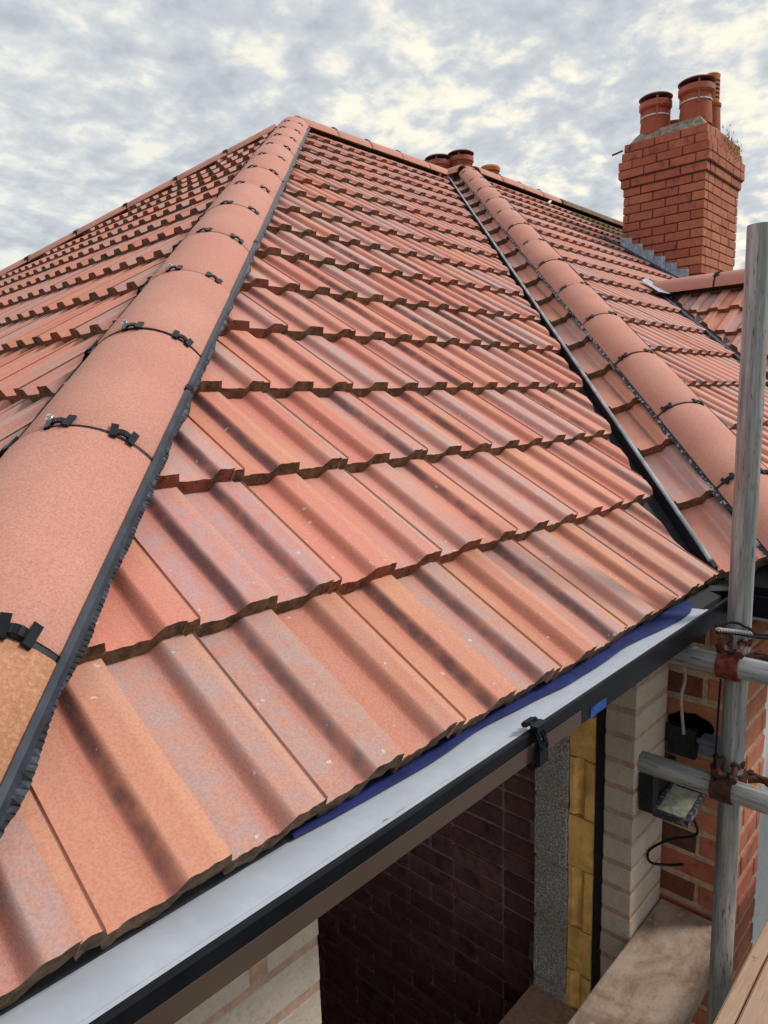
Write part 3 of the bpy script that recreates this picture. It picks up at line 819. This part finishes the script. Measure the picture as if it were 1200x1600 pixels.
def pot_mesh(r, h, flare=1.0, m=M_pot):
    bm = bmesh.new()
    lathe(bm, [(r * 1.0, 0), (r * .98, h * .25), (r * .92, h * .6), (r * .88, h * .86), (r * .96, h * .88), (r * .97, h * .96), (r * .9, h * .965), (r * .8, h * .965), (r * .8, h * .5)], 28)
    return mesh(bm, 'chimney_pot', m, smooth=True)
def cowl(parent, x, y, z, r):
    bm = bmesh.new()
    lathe(bm, [(r * .96, -.02), (r * 1.10, .0), (r * 1.10, .055), (r * 1.02, .062), (r * .92, .06), (r * .92, .0)], 32)
    for k in range(4):
        a = k * math.pi / 2 + .5; Mx = Matrix.Rotation(a, 4, 'Z')
        box(bm, (r * .93, -.010, -.13), (r * .965 + .006, .010, .115), 0, Mx)
    c = link('cowl', mesh(bm, 'cowl', M_cowl, smooth=True), parent, Matrix.Translation((x, y, z)))
    bm = bmesh.new(); lathe(bm, [(r * .9, .092), (r * 1.12, .10), (r * 1.14, .108), (r * .95, .128), (r * .5, .15), (r * .12, .156)], 32)
    link('cowl_lid', mesh(bm, 'cowl_lid', M_cowld, smooth=True), parent, Matrix.Translation((x, y, z)))
    bm = bmesh.new(); lathe(bm, [(r * .965, -.098), (r * .985, -.098), (r * .985, -.086), (r * .965, -.086)], 32)
    link('steel_band', mesh(bm, 'steel_band', M_wire, smooth=True), parent, Matrix.Translation((x, y, z)))
def pot(parent, x, y, z, r, h, cw=True, m=M_pot):
    p_ = link('chimney_pot', pot_mesh(r, h, m=m), parent, Matrix.Translation((x, y, z)))
    if cw: cowl(p_, x, y, z + h * .93, r * .98)
    return p_
pz = CZt + .09
pot(nhouse, 7.25, 2.755, pz, .158, .30)
pot(nhouse, 7.31, 2.345, pz, .168, .355)
pot(nhouse, 7.72, 2.74, pz, .15, .25, cw=False)
p3 = pot(nhouse, 7.79, 2.36, pz, .115, .36, cw=False)
bm = bmesh.new(); rv = .088
zs = [0.0] + [v for j in range(5) for v in (.055 + j * .043, .075 + j * .043)] + [.30]
for j in range(len(zs) - 1):
    open_ = j % 2 == 1
    for k in range(24):
        if open_ and k % 6 not in (0, 5): continue
        a0 = 2 * math.pi * k / 24; a1 = 2 * math.pi * (k + 1) / 24
        q = []
        for rr_ in (rv, rv - .012):
            for a, zq in ((a0, zs[j]), (a1, zs[j]), (a1, zs[j + 1]), (a0, zs[j + 1])): q.append(bm.verts.new((rr_ * math.cos(a), rr_ * math.sin(a), zq)))
        for idx in ((0, 1, 2, 3), (7, 6, 5, 4), (0, 4, 5, 1), (3, 2, 6, 7), (0, 3, 7, 4), (1, 5, 6, 2)): bm.faces.new([q[i_] for i_ in idx])
Mc = Matrix.Rotation(.6, 4, 'Z')
for v in bm.verts: v.co = Mc @ v.co
lathe(bm, [(rv * 1.0, .30), (rv * 1.03, .305), (rv * .8, .325), (rv * .3, .335)], 24)
lathe(bm, [(rv * .9, .0), (rv * .9, .29), (rv * .88, .295)], 16, mi=1)
link('vented_cowl', mesh(bm, 'vented_cowl', [M_pot2, M_blackm]), p3, Matrix.Translation((7.79, 2.36, pz + .34)))

# stepped lead flashing on the west face
for i in range(8):
    yb = CYb + .01 - i * .1275
    y1, y0 = yb, yb - .128
    if y1 < CYa + .02: break
    y0 = max(y0, CYa - .01)
    zb1 = T * (y1 + WJ) - .01; zb0 = T * (y0 + WJ) - .01; ztop = zb1 + .075
    bm = bmesh.new(); th = .005 + .0035 * (i % 2)
    pts = [(y1, zb1), (y0, zb0), (y0 + .004, ztop - .006), (y1 - .002, ztop + .004)]
    v = [bm.verts.new((CXa - .004, y, z)) for y, z in pts]; w = [bm.verts.new((CXa - .004 - th - .004 * (k % 2), y, z)) for k, (y, z) in enumerate(pts)]
    bm.faces.new(v); bm.faces.new(w)
    for a in range(4): bm.faces.new((v[a], v[(a + 1) % 4], w[(a + 1) % 4], w[a]))
    link('step_flashing', mesh(bm, 'step_flashing', M_lead), stack)
bm = bmesh.new()
def E_(x, y, dz): return Vector((x, y, T * (y + WJ) + dz))
for (xa, xb, dz, hh) in ((CXa - .14, CXa - .01, -.02, .012), (CXa - .155, CXa - .135, -.02, .03)):
    q = [E_(xa, CYa - .12, dz), E_(xb, CYa - .12, dz), E_(xb, CYb + .15, dz), E_(xa, CYb + .15, dz)]
    v = [bm.verts.new(a) for a in q]; w = [bm.verts.new(a + Vector((0, 0, hh))) for a in q]
    bm.faces.new(v); bm.faces.new(w)
    for a in range(4): bm.faces.new((v[a], v[(a + 1) % 4], w[(a + 1) % 4], w[a]))
link('side_gutter_flashing', mesh(bm, 'side_gutter_flashing', M_leadd), stack)

# rear chimney pots, seen over the ridge
rstack = link('rear_chimney_stack', None, house, Matrix.Translation((7.3, 5.4, 1.0)))
bm = bmesh.new(); box(bm, (6.85, 5.0, .6), (7.85, 5.95, 3.12)); link('mortar_core', mesh(bm, 'mortar_core', M_mortd), rstack)
for i in range(12):
    z0 = 3.12 - (i + 1) * CH + JT
    y = 5.0 - .01
    while y < 5.9:
        l2 = min(.262, 5.96 - y); brick_at(rstack, (6.84, y, z0), (wid, l2, CH - JT), M_brick, rb); y += l2 + JT
    x = 6.85 + wid
    while x < 7.8:
        l2 = min(.262, 7.86 - x); brick_at(rstack, (x, 4.99, z0), (l2, wid, CH - JT), M_brick2, rb); x += l2 + JT
pot(house, 7.10, 5.68, 3.12, .165, .58)
pot(house, 7.31, 5.46, 3.12, .165, .63)
bm = bmesh.new(); lathe(bm, [(.12, 0), (.11, .44), (.135, .45), (.14, .49), (.12, .52), (.10, .52), (.09, .2)], 24)
link('chimney_pot', mesh(bm, 'chimney_pot', M_pot2, smooth=True), house, Matrix.Translation((7.57, 5.16, 3.12)))

# ------------------------------------------------------------------ eaves: felt, white sheet, gutter, fascia
YG, ZG = -.056, -.040
def ext_x(name, prof, x0, x1, m, parent=house, seg=1):
    bm = bmesh.new(); rows = [[bm.verts.new((x0 + (x1 - x0) * k / seg, y, z)) for y, z in prof] for k in range(seg + 1)]
    n = len(prof)
    for a, b in zip(rows, rows[1:]):
        for i in range(n): bm.faces.new((a[i], a[(i + 1) % n], b[(i + 1) % n], b[i]))
    bm.faces.new(rows[0]); bm.faces.new(rows[-1])
    return link(name, mesh(bm, name, m), parent)
def ext_y(name, prof, y0, y1, m, parent=house):
    bm = bmesh.new(); rows = [[bm.verts.new((x, y, z)) for x, z in prof] for y in (y0, y1)]
    n = len(prof)
    for i in range(n): bm.faces.new((rows[0][i], rows[0][(i + 1) % n], rows[1][(i + 1) % n], rows[1][i]))
    bm.faces.new(rows[0]); bm.faces.new(rows[-1])
    return link(name, mesh(bm, name, m), parent)
XL = -1.25
ext_x('eaves_sheet', [(.10, -.058), (-.036, -.050), (-.0385, -.0485), (-.054, -.0475), (-.054, -.051), (-.036, -.054), (.10, -.062)], XL, .985, M_white)
# blue membrane lapping onto the sheet with a wavy lower edge
bm = bmesh.new(); prev = None
for i in range(121):
    x = -.34 + i * (1.345) / 120
    base = .019 - .036 * max(0, min(1, (x + .05) / 1.0)) ** .8
    ye = base + .0065 * math.sin(x * 13) + .004 * mnoise.noise(Vector((x * 9, 0, 0)))
    if x > .93: ye += (x - .93) * .2
    zz_ = -.0465
    cur = [bm.verts.new((x, .08, zz_ - .002)), bm.verts.new((x, .03, zz_ + .002)), bm.verts.new((x, ye, zz_ + .0015 + .0012 * math.sin(x * 40))), bm.verts.new((x, ye - .0003, zz_ - .002))]
    if prev:
        for k in range(3): bm.faces.new((prev[k], prev[k + 1], cur[k + 1], cur[k]))
    prev = cur
link('blue_membrane', mesh(bm, 'blue_membrane', M_felt), house)
# gutter trough (open channel), brown strip painting the reflection on its lower face
GP = [(.045, -.045), (.043, -.045), (.040, -.092), (YG + .006, -.092), (YG + .006, ZG - .004), (YG + .002, ZG), (YG - .004, ZG), (YG - .006, ZG - .003), (YG - .006, ZG - .022), (YG - .002, ZG - .0245), (YG - .002, -.096), (.045, -.096)]
ext_x('gutter', GP, XL, 1.17, M_black)
ext_x('gutter_reflection_strip', [(YG - .0025, ZG - .0245), (YG - .0045, ZG - .0255), (YG - .0045, -.0945), (YG - .0025, -.0965)], XL, .27, M_face)
# corner run under the narrow slope and along the front slope eave
gx = XV - .105
bm = bmesh.new()
def chan_y(xa, xb, y0, y1):   # channel running along y between x walls
    box(bm, (xa, y0, -.096), (xb, y1, -.092)); box(bm, (xa, y0, -.0915), (xa + .005, y1, -.038)); box(bm, (xb - .005, y0, -.0915), (xb, y1, -.038))
chan_y(gx, XV + .0, -.335, -.056)
box(bm, (1.165, -.0635, -.098), (1.265, -.057, -.034)); box(bm, (1.172, -.056, -.096), (1.265, .045, -.0915)); box(bm, (1.165, .0455, -.095), (1.265, .05, -.036))
box(bm, (gx - .006, -.10, -.099), (gx - .0005, -.05, -.033)); box(bm, (gx - .006, -.33, -.099), (gx - .0005, -.28, -.033))
link('gutter_corner', mesh(bm, 'gutter_corner', M_black), house)
EP = [(-.365, -.045), (-.369, -.038), (-.372, -.038), (-.374, -.045), (-.372, -.096), (-.235, -.096), (-.235, -.045), (-.238, -.045), (-.238, -.092), (-.366, -.092)]
ext_x('gutter', EP, XV - .10, XF + .05, M_black)
for x in (1.30, 1.36, 2.1, 2.7):
    ext_x('gutter_bracket', [(-.378, -.036), (-.378, -.102), (-.30, -.102), (-.30, -.0965), (-.3725, -.0965), (-.3725, -.036)], x, x + .045, M_blackm)
ext_x('soffit_board', [(-.225, -.10), (-.225, -.108), (-.02, -.108), (-.02, -.10)], XV - .09, XF, M_white)
ext_x('fascia_board', [(-.228, -.05), (-.228, -.24), (-.215, -.24), (-.215, -.05)], XV + .05, XF, M_white)
ext_x('soffit_board', [(.05, -.100), (.05, -.106), (.198, -.106), (.198, -.100)], XL, 1.4, M_brown)
ext_x('fascia_board', [(.047, -.064), (.047, -.118), (.062, -.118), (.062, -.064)], XL, 1.255, M_brown)
# gutter clip with hinge ears
bm = bmesh.new()
cx = .112
for q in ([(0, -.040, -.038), (0, -.052, -.030), (0, -.064, -.036), (0, -.074, -.066), (0, -.069, -.098), (0, -.058, -.108)],):
    for dx in (-.009, .009):
        tube(bm, [(cx + dx, a[1], a[2]) for a in q], .0048, 6)
box(bm, (cx - .016, -.072, -.040), (cx + .016, -.058, -.030)); box(bm, (cx - .013, -.0755, -.100), (cx + .013, -.067, -.062))
tube(bm, [(cx - .020, -.050, -.030), (cx + .004, -.050, -.030)], .0055, 8); tube(bm, [(cx - .016, -.060, -.104), (cx + .016, -.060, -.104)], .008, 8)
link('gutter_clip', mesh(bm, 'gutter_clip', M_black), house)
ext_x('blue_tape', [(YG - .0025, -.076), (YG - .0035, -.076), (YG - .0035, -.0955), (YG - .0025, -.0955)], .31, .375, M_blue)
# roof deck edge behind
ext_x('tilting_fillet', [(.06, -.048), (.06, -.10), (.09, -.10), (.09, -.03)], XL, XV - .02, M_under)

# ------------------------------------------------------------------ walls
rw = random.Random(11)
CB = .0885
# left cream facing wall
wl = link('front_wall', None, house, Matrix.Translation((-.5, .2, -1.6)))
bm = bmesh.new(); box(bm, (-1.0, .2035, -4.2), (-.163, .30, -.108)); link('mortar_bed', mesh(bm, 'mortar_bed', M_mortp), wl)
for i in range(15):
    z0 = -.2285 - i * .0865
    i += 1
    x = -.160 - (.0 if i % 2 == 0 else .127)
    if i % 2: brick_at(wl, (-.160 - .113, .2, z0), (.113, .1, CB - .018), M_cream, rw)
    cur = x - (.0 if i % 2 == 0 else .006)
    for k in range(3):
        brick_at(wl, (cur - .258 - (.012 if (k or i % 2) else 0) * 1.0, .2, z0), (.258, .1, CB - .018), M_cream, rw, jit=.0015); cur -= .270
# below-window infill
bm = bmesh.new(); box(bm, (-.166, .212, -4.2), (1.137, .29, -1.72)); box(bm, (-1.0, .30, -4.2), (-.2, .55, -.108)); link('lower_wall', mesh(bm, 'lower_wall', M_mortp), house)
# right-hand pier of the opening: cream brick outer leaf
wr = link('brick_pier', None, house, Matrix.Translation((1.27, .25, -1.6)))
bm = bmesh.new(); box(bm, (1.1405, .2035, -4.2), (1.392, .298, -.11)); link('mortar_bed', mesh(bm, 'mortar_bed', M_mortp), wr)
for i in range(20):
    z0 = -.19 - CB * i
    brick_at(wr, (1.137, .2, z0), (.245, .1, CB - .0165), M_cream, rw, jit=.0012)
# dark membrane in the cavity, insulation slabs, inner block leaf
bm = bmesh.new(); box(bm, (1.150, .3005, -1.75), (1.158, .335, -.12)); box(bm, (1.158, .301, -1.75), (1.39, .334, -.12))
link('cavity_membrane', mesh(bm, 'cavity_membrane', M_blackm), house)
ins = link('cavity_insulation', None, house, Matrix.Translation((1.2, .38, -1.6)))
zz2 = -.115; ih = [.20, .205, .16, .205, .19, .23, .17, .25]
for i, h_ in enumerate(ih):
    bm = bmesh.new(); box(bm, (1.141 + rw.uniform(0, .006), .337, zz2 - h_ + .005), (1.38, .424, zz2))
    bmesh.ops.subdivide_edges(bm, edges=bm.edges[:], cuts=5, use_grid_fill=True)
    for v in bm.verts:
        v.co += Vector((.006 * mnoise.noise(v.co * 17), .003 * mnoise.noise(v.co * 23 + Vector((3, 0, 0))), .005 * mnoise.noise(v.co * 15 + Vector((0, 5, 0)))))
        if i in (3, 5, 7) and .372 < v.co.y < .40 and v.co.x < 1.2: v.co.x += .012
    link('insulation_slab', mesh(bm, 'insulation_slab', M_insul, smooth=True), ins); zz2 -= h_ + .002
inn = link('inner_block_leaf', None, house, Matrix.Translation((1.2, .49, -1.6)))
bm = bmesh.new(); box(bm, (1.146, .432, -1.70), (1.385, .552, -.12)); link('mortar_bed', mesh(bm, 'mortar_bed', M_mortp), inn)
for i in range(7):
    z1 = -.16 - i * .238
    me = bevelbox('block', (.24, .13, .225), .004, M_block, .002, i); link('block', me, inn, Matrix.Translation((1.138, .427, z1 - .225)))
# sill of the opening
bm = bmesh.new(); box(bm, (-.16, .300, -1.76), (1.137, .56, -1.63)); bmesh.ops.subdivide_edges(bm, edges=bm.edges[:], cuts=6, use_grid_fill=True)
for v in bm.verts: v.co.z += .006 * mnoise.noise(v.co * 8)
link('opening_sill', mesh(bm, 'opening_sill', M_mortp, smooth=True), house)
# old inner brick wall seen through the opening
iw = link('inner_brick_wall', None, house, Matrix.Translation((1.46, 2, -1.6)))
bm = bmesh.new(); box(bm, (1.470, .56, -4.15), (1.60, 4.4, -.10)); link('mortar_bed', mesh(bm, 'mortar_bed', M_morti), iw)
nb = 0
for i in range(36):
    z0 = -.21 - i * .092; y = .50 + (.137 if i % 2 else 0)
    while y < 4.1:
        ctr = Vector((1.46, y + .12, z0)); q = proj(ctr)
        l2 = .262 if rw.random() > .18 else .122
        if q and 470 < q[0] < 860 and q[1] < 1640 and q[1] > 608 + .69 * (1634 - q[0]) - 60 and nb < 298:
            brick_at(iw, (1.459, y, z0), (.1, l2, .080), M_brickin, rw, bev=.006, jit=.003); nb += 1
        y += l2 + .012
# room shell
bm = bmesh.new()
box(bm, (-1.0, .30, -4.2), (-.86, 4.3, -.10)); box(bm, (-.86, 4.2, -4.2), (1.47, 4.35, -.103)); box(bm, (-.86, .57, -4.18), (1.47, 4.2, -4.1))
link('room_wall', mesh(bm, 'room_wall', M_morti), house)
bm = bmesh.new(); box(bm, (-.86, .31, -.102), (1.46, 4.2, -.082)); link('ceiling', mesh(bm, 'ceiling', M_under), house)

# original red brick return wall (west face + south face)
dw = link('return_wall', None, house, Matrix.Translation((1.45, .1, -1.6)))
DX, DY = 1.40, -.02; CD = .092; XE = 1.72
bm = bmesh.new(); box(bm, (DX + .004, DY + .004, -4.2), (XE - .01, .56, -.109)); link('mortar_bed', mesh(bm, 'mortar_bed', M_mort), dw)
for i in range(20):
    z0 = -.20 - i * CD
    par = i % 2
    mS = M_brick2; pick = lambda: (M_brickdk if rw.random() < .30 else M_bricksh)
    # west face: corner brick plus one or two more
    c1 = .127 if par else .262
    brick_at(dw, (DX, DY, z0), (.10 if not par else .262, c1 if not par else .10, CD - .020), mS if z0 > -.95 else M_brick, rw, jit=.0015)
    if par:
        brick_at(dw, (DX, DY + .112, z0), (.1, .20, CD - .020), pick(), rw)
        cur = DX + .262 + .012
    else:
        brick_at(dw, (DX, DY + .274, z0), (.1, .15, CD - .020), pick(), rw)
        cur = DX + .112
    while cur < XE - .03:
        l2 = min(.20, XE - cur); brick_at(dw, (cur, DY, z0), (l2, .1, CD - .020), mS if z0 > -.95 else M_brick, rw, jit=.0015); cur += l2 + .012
# rendered wall of the bay further right, and lower walls down to the ground
bm = bmesh.new(); box(bm, (XE + .01, .10, -4.2), (XF + .25, .35, -.11)); link('rendered_wall', mesh(bm, 'rendered_wall', M_render), house)
bm = bmesh.new(); box(bm, (XF + .26, -3.1, -4.2), (XF + 4.0, 4, -.12)); box(bm, (1.75, .4, -4.2), (XF + .2, 8.8, -.12)); box(bm, (-.84, 4.4, -4.2), (1.7, 8.8, -.12)); link('wall', mesh(bm, 'wall', M_render), house)
bm = bmesh.new(); box(bm, (XF + 4.3, .1, -4.2), (XEND - .2, 8.8, -.12)); link('wall', mesh(bm, 'wall', M_render), nhouse)

# ------------------------------------------------------------------ scaffold
TR = .0280
def hollow_tube(bm, a, b, r, seg=26):
    a, b = Vector(a), Vector(b)
    n = max(2, int((b - a).length / .25))
    tube(bm, [a.lerp(b, i / n) for i in range(n + 1)], r, seg, closed_ends=False)
    d = (b - a).normalized()
    for e, s in ((a, 1), (b, -1)):
        tube(bm, [e, e + d * s * .05], r * .86, seg, closed_ends=False)
        # annular rim
        u = d.cross(Vector((0, 0, 1)) if abs(d.z) < .9 else Vector((1, 0, 0))).normalized(); w = u.cross(d)
        o1 = [bm.verts.new(e + r * (math.cos(2 * math.pi * k / seg) * u + math.sin(2 * math.pi * k / seg) * w)) for k in range(seg)]
        o2 = [bm.verts.new(e + r * .86 * (math.cos(2 * math.pi * k / seg) * u + math.sin(2 * math.pi * k / seg) * w)) for k in range(seg)]
        for k in range(seg): bm.faces.new((o1[k], o1[(k + 1) % seg], o2[(k + 1) % seg], o2[k]))
def scaff(name, a, b, label, cat, plug=True):
    a, b = Vector(a), Vector(b); d = (b - a).normalized()
    Mx = d.to_track_quat('Z', 'Y').to_matrix().to_4x4(); Mx.translation = a
    bm = bmesh.new(); hollow_tube(bm, (0, 0, 0), (0, 0, (b - a).length), TR)
    return thing(name, label, cat, data=mesh(bm, name, M_galv, smooth=True), M=Mx)
PX, PY = .984, -.122
scaff('scaffold_pole', (PX + .004, PY, -4.2), (PX - .006, PY, .885), 'upright weathered grey scaffold pole standing in front of the roof corner', 'scaffold pole')
TX = PX - .0605
scaff('scaffold_tube', (TX, .185, -.163), (TX, -1.1, -.160), 'horizontal scaffold tube just below the gutter, upper of the two clamped to the pole', 'scaffold tube')
scaff('scaffold_tube', (TX, .092, -.492), (TX, -1.1, -.487), 'horizontal scaffold tube with its cut end by the floodlight, lower of the two clamped tubes', 'scaffold tube')
scaff('scaffold_tube', (PX - .15, .02, -1.36), (PX + .05, -1.1, -1.16), 'short grey scaffold tube low down in the gap between the two timber levels', 'scaffold tube')
def coupler(z, label, red):
    t = thing('scaffold_coupler', label, 'scaffold clamp', (TX, PY, z))
    W_ = Matrix.Translation((0, 0, 0))
    def band(axis, c, r, w, m, a0=0, a1=360):
        bm = bmesh.new(); n = 22
        for i in range(n):
            A0 = R(a0 + (a1 - a0) * i / n); A1 = R(a0 + (a1 - a0) * (i + 1) / n); q = []
            for h in (-w / 2, w / 2):
                for a, rr_ in ((A0, r), (A1, r), (A1, r + .0075), (A0, r + .0075)):
                    q.append(bm.verts.new((c[0] + rr_ * math.cos(a), c[1] + h, c[2] + rr_ * math.sin(a)) if axis == 'y' else (c[0] + rr_ * math.cos(a), c[1] + rr_ * math.sin(a), c[2] + h)))
            for idx in ((0, 1, 2, 3), (7, 6, 5, 4), (0, 4, 5, 1), (3, 2, 6, 7)): bm.faces.new([q[i_] for i_ in idx])
        bmesh.ops.remove_doubles(bm, verts=bm.verts[:], dist=.0002)
        return link('clamp_band', mesh(bm, 'clamp_band', m, smooth=True), t)
    band('y', (TX, PY, z), TR + .001, .050, M_redpaint if red else M_rust)
    band('z', (PX, PY, z + .0), TR + .001, .046, M_rust)
    # bolts, nuts and swing arms
    def bolt(a, b, r=.0075):
        bm = bmesh.new(); tube(bm, [a, b], r, 8)
        a_, b_ = Vector(a), Vector(b); d = (b_ - a_).normalized()
        tube(bm, [b_ - d * .016, b_ - d * .003], r * 1.6, 6); tube(bm, [a_, a_ + d * .006], r * 1.6, 8)
        link('bolt', mesh(bm, 'bolt', M_rust), t)
    bolt((TX - .002, PY - .012, z + TR + .004), (TX - .040, PY + .014, z + TR + .028))
    bolt((TX + .02, PY - .02, z + TR + .03), (TX - .035, PY - .028, z + TR + .012))
    bolt((PX + .03, PY - .034, z + .012), (PX + .005, PY - .095, z + .016))
    bolt((PX - .03, PY + .036, z + .03), (PX + .04, PY + .05, z + .03), .006)
    bm = bmesh.new(); tube(bm, [(TX - .01, PY + .02, z + TR + .004), (TX + .012, PY + .022, z + TR + .026), (TX + .04, PY + .01, z + TR + .032), (TX + .055, PY - .03, z + TR + .02)], .011, 8)
    link('swing_arm', mesh(bm, 'swing_arm', M_rust, smooth=True), t)
    bm = bmesh.new(); tube(bm, [(PX + .01, PY - .036, z + .004), (PX + .02, PY - .06, z + .01), (PX + .03, PY - .085, z + .006)], .010, 8)
    link('swing_arm', mesh(bm, 'swing_arm', M_rust, smooth=True), t)
coupler(-.162, 'rusty scaffold coupler with a red painted band on the upper tube', True)
coupler(-.489, 'plain rusty scaffold coupler on the lower tube beside the floodlight', False)

def board(name, x0, x1, y0, y1, zt, th, m, label, seed=0, rot=0.0, cat='timber board'):
    bm = bmesh.new(); lx, ly = x1 - x0, y1 - y0
    box(bm, (0, 0, -th), (lx, ly, 0))
    bmesh.ops.bevel(bm, geom=bm.edges[:], offset=.004, segments=2, affect='EDGES')
    long_ = [e for e in bm.edges if abs(e.verts[0].co.x - e.verts[1].co.x) > lx * .5]
    bmesh.ops.subdivide_edges(bm, edges=long_, cuts=14)
    for v in bm.verts: v.co += Vector((0, .0018 * mnoise.noise(v.co * 6 + Vector((seed, 0, 0))), .0016 * mnoise.noise(v.co * 5 + Vector((0, seed, 0)))))
    return thing(name, label, cat, data=mesh(bm, name, m, smooth=True), M=Matrix.Translation((x0, y0, zt)) @ Matrix.Rotation(rot, 4, 'Z'))
board('timber_plank', .02, 1.385, -.045, .196, -1.235, .05, M_plankold, 'dusty mortar-stained plank lying against the foot of the cream brick pier', 1, -.0)
board('scaffold_board', -.6, 2.4, -.214, -.178, -1.0, .05, M_plank, 'narrow pale timber strip beside the scaffold boards, nearest the pole', 2)
board('scaffold_board', -.6, 2.4, -.475, -.2185, -1.002, .05, M_plank, 'wide pale scaffold board with knots in the bottom right corner', 3)

# ------------------------------------------------------------------ floodlight and cables
fl_ = thing('floodlight', 'dirty black floodlight tilted face up below the lower scaffold tube', 'floodlight', (1.27, .10, -.80))
C4 = [Vector(q) for q in ((1.172, .166, -.784), (1.206, .058, -.784), (1.370, .040, -.776), (1.352, .146, -.776))]
cen = Vector((1.264, .104, -.778))
ux = Vector((.05, -1, 0)).normalized(); nz = ux.cross(Vector((1, .05, .05))).normalized()
if nz.dot(CAM_LOC - cen) < 0: nz = -nz
uy = nz.cross(ux)
FM = frame(cen, ux, uy, nz)
hw, hh = .056, .095
bm = bmesh.new()
for lo, hi in (((-hw, -hh, -.012), (hw, -hh + .011, .006)), ((-hw, hh - .011, -.012), (hw, hh, .006)), ((-hw, -hh + .0112, -.012), (-hw + .011, hh - .0112, .006)), ((hw - .011, -hh + .0112, -.012), (hw, hh - .0112, .006)), ((-hw + .002, -hh + .002, -.018), (hw - .002, hh - .002, -.0125))): box(bm, lo, hi)
link('lamp_housing', mesh(bm, 'lamp_housing', M_lampb), fl_, FM)
bm = bmesh.new(); box(bm, (-hw + .0115, -hh + .0115, -.011), (hw - .0115, hh - .0115, -.002)); link('lamp_glass', mesh(bm, 'lamp_glass', M_lampgl), fl_, FM)
bm = bmesh.new()
for k in range(7): box(bm, (-hw + .014 + k * .0125, -hh + .04, -.040), (-hw + .018 + k * .0125, hh - .01, -.0285))
box(bm, (-hw + .012, -hh + .03, -.028), (hw - .012, hh - .006, -.0185)); link('cooling_fins', mesh(bm, 'cooling_fins', M_blackm), fl_, FM)
bm = bmesh.new(); box(bm, (1.160, .150, -.790), (1.205, .192, -.665)); box(bm, (1.2155, .168, -.79), (1.395, .190, -.70)); box(bm, (1.372, .10, -.68), (1.398, .19, -.58))
link('lamp_bracket', mesh(bm, 'lamp_bracket', M_blackm), fl_)
jb = thing('junction_box', 'small grey plastic box on the red brick wall behind the upright pole', 'junction box', (1.38, .05, -.60))
bm = bmesh.new(); box(bm, (1.345, .000, -.64), (1.398, .082, -.585)); box(bm, (1.34, -.004, -.602), (1.3445, .086, -.583)); bmesh.ops.bevel(bm, geom=bm.edges[:], offset=.004, segments=1, affect='EDGES')
link('box_body', mesh(bm, 'box_body', plain('dull_blue_grey_plastic', (.11, .12, .17), .5)), jb)
# dark patch painting the shade of a cavity in the wall behind the lamp
bm = bmesh.new()
pts = []
for k in range(18):
    a = 2 * math.pi * k / 18; rr_ = 1 + .35 * mnoise.noise(Vector((math.cos(a) * 2, math.sin(a) * 2, 4)))
    pts.append(bm.verts.new((1.3975, .125 + .075 * rr_ * math.cos(a), -.575 + .045 * rr_ * math.sin(a))))
bm.faces.new(pts)
bmesh.ops.solidify(bm, geom=bm.faces[:], thickness=.003)
link('shaded_cavity_patch', mesh(bm, 'shaded_cavity_patch', M_blackm), dw)
def cable(pts, r, m, label, n=40, name='cable'):
    P = [Vector(q) for q in pts]; out_ = []
    for i in range(len(P) - 1):
        p0 = P[max(i - 1, 0)]; p1 = P[i]; p2 = P[i + 1]; p3 = P[min(i + 2, len(P) - 1)]
        for k in range(8):
            t_ = k / 8; out_.append(.5 * ((2 * p1) + (-p0 + p2) * t_ + (2 * p0 - 5 * p1 + 4 * p2 - p3) * t_ ** 2 + (-p0 + 3 * p1 - 3 * p2 + p3) * t_ ** 3))
    out_.append(P[-1])
    bm = bmesh.new(); tube(bm, out_, r, 8)
    return thing(name, label, 'cable' if 'cable' in label else 'wire', data=mesh(bm, name, m, smooth=True))
cable([(1.385, .175, -.14), (1.380, .168, -.30), (1.375, .142, -.40), (1.372, .15, -.48), (1.370, .137, -.60)], .0055, M_cablew, 'pale grey cable hanging down the red brick return wall')
cable([(TX - .034, PY + .01, -.19), (TX - .036, PY + .012, -.33), (TX - .034, PY + .012, -.46)], .0026, M_black, 'thin black wire running straight between the two scaffold couplers')
cable([tuple(cen + Vector((.02, -.03, -.04))), (1.27, .05, -.87), (1.26, .13, -.92), (1.25, .19, -.98), (1.25, .185, -1.02), (1.27, .14, -1.02), (1.28, .09, -1.0)], .0045, M_black, 'black cable tail looping below the floodlight')
P1 = [(PX - .10, -.10, -.072), (PX - .062, -.128, -.078), (PX - .040, -.160, -.085), (PX + .01, -.170, -.100), (PX + .10, -.30, -.105), (PX + .15, -.7, -.08)]
cable(P1, .0036, M_black, 'black tie wire passing round the upright pole, lower strand')
P2 = [(a + .006 * math.sin(i * 2), b + .004, c + .016 + .01 * math.sin(i * 1.3)) for i, (a, b, c) in enumerate(P1)]
cable(P2, .0036, M_black, 'black tie wire passing round the upright pole, upper strand with a bent free end')
bm = bmesh.new()
for ph in (0, math.pi):
    a0, a1 = Vector(P1[0]) + Vector((0, 0, .008)), Vector(P1[2]) + Vector((0, 0, .008))
    tube(bm, [a0.lerp(a1, i / 40) + 0.0032 * Vector((0, math.cos(i * .9 + ph), math.sin(i * .9 + ph))) for i in range(41)], .0030, 7)
thing('twisted_wire', 'twisted silver wire end joined to the black tie wires at the gutter corner', 'wire', data=mesh(bm, 'twisted_wire', M_cablew, smooth=True))

# ------------------------------------------------------------------ ground
bm = bmesh.new(); bmesh.ops.create_grid(bm, x_segments=2, y_segments=2, size=1200)
for v in bm.verts: v.co.z = -4.2
g = link('ground', mesh(bm, 'ground', M_ground)); g['kind'] = 'structure'
for b_ in FINE + [COARSE, MED, STRIP]: b_.free()
print('objects', len(bpy.data.objects))
